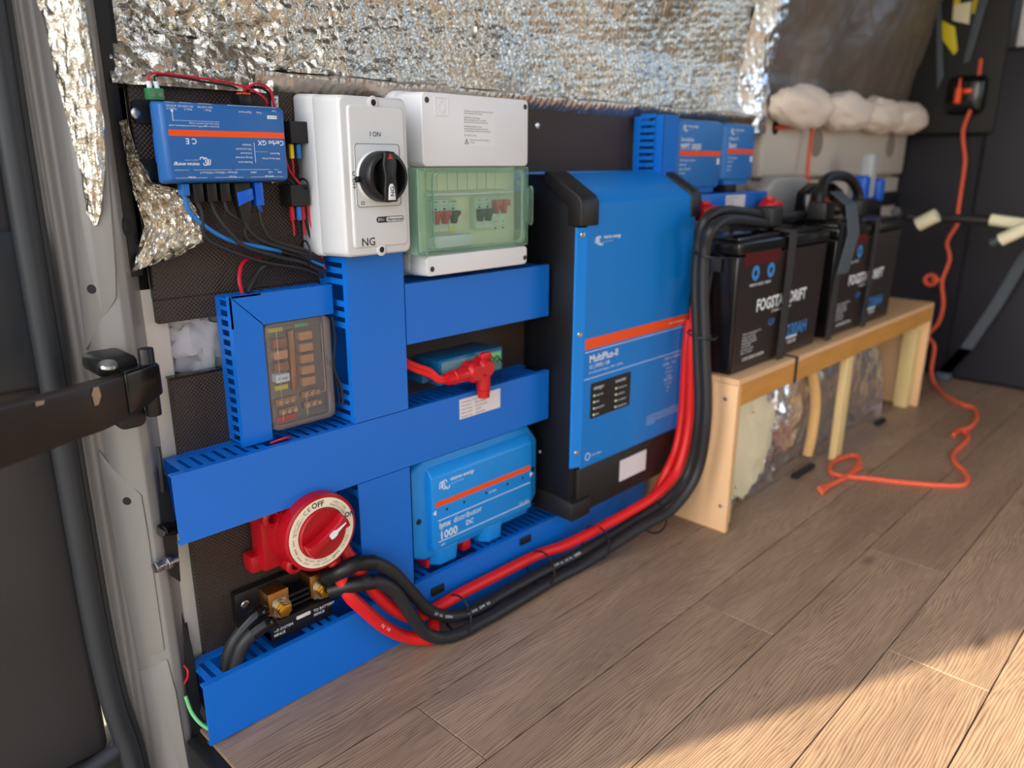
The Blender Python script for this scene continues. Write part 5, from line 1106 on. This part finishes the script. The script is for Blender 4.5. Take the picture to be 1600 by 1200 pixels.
# foil-wrapped wheel arch
def f_arch(u, v):
    # profile over the top then down the front
    a = u*PI; x = 1.97-.55*math.cos(a)*(1 if 1 else 0); zt = .325*math.sin(a)**.55
    if v < .5:
        y = .045-(.225)*(v/.5); k = 1
    else:
        y = -.18-.012*math.sin((v-.5)*2*PI); k = 1-(v-.5)*2
    z = max(.0005, zt*(k if v >= .5 else 1))
    cr = .05*max(0, 1.72-x)/.3
    return (x, min(.045, y-.012*fb(x, z, .2, 5, 4)-(.004+.006*max(0, min(1, (2.0-x)/.3))+cr*.5)*fb(x*1.3, y, z, 26, 4)), max(.0005, z+.006*fb(x, y, z, 20)))
wa = sheet('foil_wheel_arch', 200, 120, f_arch, 'foil_bright', loc=(1.95, -.1, 0)); tag(wa, 'wrinkled foil wrapped over the wheel arch under the timber bench', 'wheel arch')
wc = blob('wadding_clump', 1.60, -.190, .135, .12, .032, .130, mat('cream_wadding', (226, 214, 180), .9, bump=1, bscale=40, var=.15), 4.4, .25, 3); tag(wc, 'shaggy cream wadding beside the bench left leg under the top', 'wadding')
b = B(); b.tube([(1.90, -.20, .28), (1.93, -.212, .18), (1.93, -.214, .08), (1.925, -.21, .02)], .013, 12); tag(obj('wadding_roll', b, 'pine'), 'pale rolled edge of wadding just left of the middle bench leg', 'wadding')
for x0, x1, lb in ((1.79, 1.90, 'flat black strip on the floor at the foil left of the middle bench leg'), (2.36, 2.42, 'small dark piece on the floor at the right end of the foil wheel arch')):
    b = B(); b.box(x0, x1, -.245, -.228, .0003, .012, .002); tag(obj('floor_strip', b, 'cavity'), lb, 'strip')

# ---------------------------------------------------------------- cords
def hf(u, v, z=.006):
    d = right*(u-800)/1193.56+down*(v-600)/1193.56+fwd; k = (z-.776)/d.z; return Vector((d.x*k, -.972+d.y*k, z))
p = [hx(u, v, X) for u, v, X in ((1533, 92, 3.07), (1524, 150, 3.05), (1505, 205, 3.05), (1508, 250, 3.04), (1502, 295, 3.03), (1497, 330, 3.03), (1496, 350, 3.03), (1480, 378, 3.03), (1484, 405, 3.03), (1472, 440, 3.0), (1474, 475, 3.0), (1466, 505, 3.0), (1450, 524, 3.0), (1460, 542, 2.98), (1455, 580, 2.97))]
p += [hf(*q) for q in ((1463, 604), (1480, 620), (1505, 632), (1522, 638), (1527, 652), (1515, 668), (1498, 672), (1490, 680), (1502, 672), (1513, 682), (1505, 695), (1492, 706), (1492, 722), (1510, 740), (1508, 756), (1480, 759), (1420, 755), (1360, 748), (1318, 744), (1298, 738), (1302, 722), (1330, 712), (1343, 718), (1335, 734), (1310, 752), (1280, 764))]
b = B(); b.tube(p, .0062, 10, smooth=5); tag(obj('orange_cord', b, 'rope'), 'orange cord hanging down the black bulkhead and snaking over the floor', 'cord')
b = B(); q = hx(1455, 437, 3.0); [b.tube([(q.x-.01+.004*k, q.y+.018*math.cos(a)*1, q.z+.018*math.sin(a)) for a in [i*PI/4 for i in range(8)]], .006, 8, closed=True) for k in range(3)]; b.tube([q, hx(1472, 438, 3.0)], .005, 8); tag(obj('cord_knot', b, 'rope'), 'orange knot sticking out of the hanging cord', 'cord')
b = B(); q = [hf(*s) for s in ((1284, 769), (1300, 757), (1325, 745), (1345, 730))]; b.tube(q, .0055, 8); tag(obj('cord_end', b, 'rope'), 'loose doubled end of the orange cord on the floor', 'cord')
b = B(); b.tube([(2.055, .032, .862), (2.10, .018, .866), (2.16, .012, .870), (2.225, .010, .868), (2.232, .008, .855), (2.225, .005, .80), (2.215, .0, .75), (2.19, -.02, .70), (2.21, -.03, .66), (2.24, -.04, .64)], .0052, 10); tag(obj('thin_orange_cord', b, 'rope'), 'thin orange cord hanging from the black hole in the cream panel', 'cord')
# taped black line and grey belt in front of the bulkhead
b = B(); P = [(2.50, -.16, .63), hx(1410, 338, 2.75), hx(1500, 342, 2.75), hx(1660, 352, 2.75)]; b.tube(P, .0145, 12); tl_ = obj('taped_cable', b, 'rubber'); tag(tl_, 'black cable with cream tape bands crossing in front of the bulkhead', 'cable')
def tapeseg(u0, v0, u1, v1, X, r, nm, par=None, lab=None):
    bb = B(); bb.tube([hx(u0, v0, X), hx((u0+u1)/2, (v0+v1)/2, X), hx(u1, v1, X)], r, 12); o = obj(nm, bb, 'tape', par)
    if par is None: tag(o, lab, 'tape')
    else: o['label'] = 'cream masking tape band'
tapeseg(1434, 351, 1464, 336, 2.72, .022, 'tape_band', tl_)
tapeseg(1548, 343, 1610, 352, 2.74, .018, 'tape_band', tl_)
tapeseg(1563, 375, 1612, 352, 2.70, .019, 'tape_wrap', None, 'cream taped cable end at the right edge below the black cable')
b = B(); b.tube([hx(1548, 380, 2.70), hx(1564, 374, 2.70)], .011, 10); tag(obj('cable_end', b, 'grey_web'), 'grey cable tip sticking out of the lower cream tape', 'cable')
b = B(); P = [hx(1640, 360, 3.02), hx(1600, 405, 3.04), hx(1555, 480, 3.05), hx(1510, 545, 3.06), hx(1475, 583, 3.06)]
b.loft([[v+Vector((0, a, c)) for a, c in ((-.018, .0), (.018, .0), (.018, .006), (-.018, .006))] for v in [Vector(x) for x in P]]); tag(obj('grey_belt', b, 'grey_web'), 'grey webbing belt running diagonally down the black bulkhead', 'belt')
b = B(); q = hx(1472, 586, 3.06); b.box(q.x-.02, q.x+.02, q.y-.03, q.y+.02, .0008, .03, .006); tag(obj('belt_anchor', b, 'grey_web'), 'grey belt anchor on the floor at the bulkhead foot', 'anchor')
# seat-belt pillar contents
t = thing('seat_belt_unit', 'seat belt and yellow tags inside the dark pillar beside the bulkhead', 'seat belt', (3.05, -.15, .9))
def patch(px, X, mt, nm, lab, th=.004):
    bb = B(); P = [hx(u, v, X) for u, v in px]; bb.loft([P, [v+Vector((th, 0, 0)) for v in P]], .001); part(obj(nm, bb, mt, t), lab)
patch([(1490, 0), (1500, -8), (1500, 20), (1488, 25)], 3.083, 'tag_yellow', 'yellow_tag', 'upper yellow tag')
patch([(1472, 32), (1492, 42), (1496, 78), (1490, 86), (1471, 60)], 3.083, 'tag_yellow', 'yellow_tag', 'lower yellow tag')
patch([(1490, 8), (1518, 2), (1514, 38), (1488, 32)], 3.08, 'tape', 'paper_tag', 'cream paper tag')
patch([(1520, 0), (1532, -5), (1528, 18), (1518, 22)], 3.083, 'tag_yellow', 'yellow_tag', 'small yellow tag')
patch([(1530, -10), (1545, -5), (1515, 96), (1504, 100)], 3.075, 'grey_web', 'belt', 'grey seat belt webbing')
patch([(1462, -10), (1470, -10), (1474, 120), (1464, 140)], 3.078, 'grey_web', 'pillar_trim', 'grey trim strip')
b = B(); q = hx(1508, 152, 3.06); b.box(q.x-.02, q.x+.03, q.y-.06, q.y+.06, q.z-.055, q.z+.07, .025, 4); part(obj('reel_housing', b, 'black_gloss', t), 'black reel housing')
b = B(); q = hx(1497, 147, 3.035); b.cyl((q.x, q.y, q.z-.03), (q.x, q.y, q.z+.02), .011, 16, bev=.003); b.cyl((q.x, q.y, q.z+.02), (q.x, q.y, q.z+.05), .005, 12, r2=.003); part(obj('orange_cap', b, 'orange', t), 'orange cap')
b = B(); q = hx(1512, 142, 3.035); b.box(q.x-.005, q.x+.005, q.y-.012, q.y+.012, q.z-.008, q.z+.008, .002); part(obj('orange_clip', b, 'orange', t), 'small orange clip')

# faint white printing along the heavy cables
def cable_text(nm, path, r, s0, body, size, flip=False):
    P = pln(path, n=8); L = [0]
    for a, c in zip(P, P[1:]): L.append(L[-1]+(c-a).length)
    b = B(); s = s0
    for ch in (body[::-1] if flip else body):
        k = max(i for i in range(len(L)) if L[i] <= s); k = min(k, len(P)-2)
        f = (s-L[k])/(L[k+1]-L[k]); p = P[k].lerp(P[k+1], f); tn = (P[k+1]-P[k]).normalized()
        c = Vector((0, -.972, .776))-p; n_ = (c-tn*c.dot(tn)).normalized(); X = -tn if flip else tn; Z = n_.cross(X)
        q = p+n_*(r+.0006)-Z*size*.35
        if ch != ' ': b.text(ch, size, q.x, q.y, q.z, 'CENTER', frame=(X, Z))
        s += size*.72
    return obj(nm, b, 'white', bpy.data.objects[{'a': 'battery_cable', 'b': 'battery_cable.001', 'r': 'positive_cable.001'}[nm[0]]]) if 0 else b
for pth, on, r, s0, body in ((K1, 'battery_cable', .0105, .255, 'MADE IN EC'), (K1, 'battery_cable', .0105, .335, '70 mm2 00V-K'), (K1, 'battery_cable', .0105, .56, 'MADE IN EC 70 mm2'), (K4, 'positive_cable.001', .0102, .165, 'EC 70')):
    obj('printing', cable_text('', pth, r, s0, body, .0062, flip=True), 'white', bpy.data.objects[on])
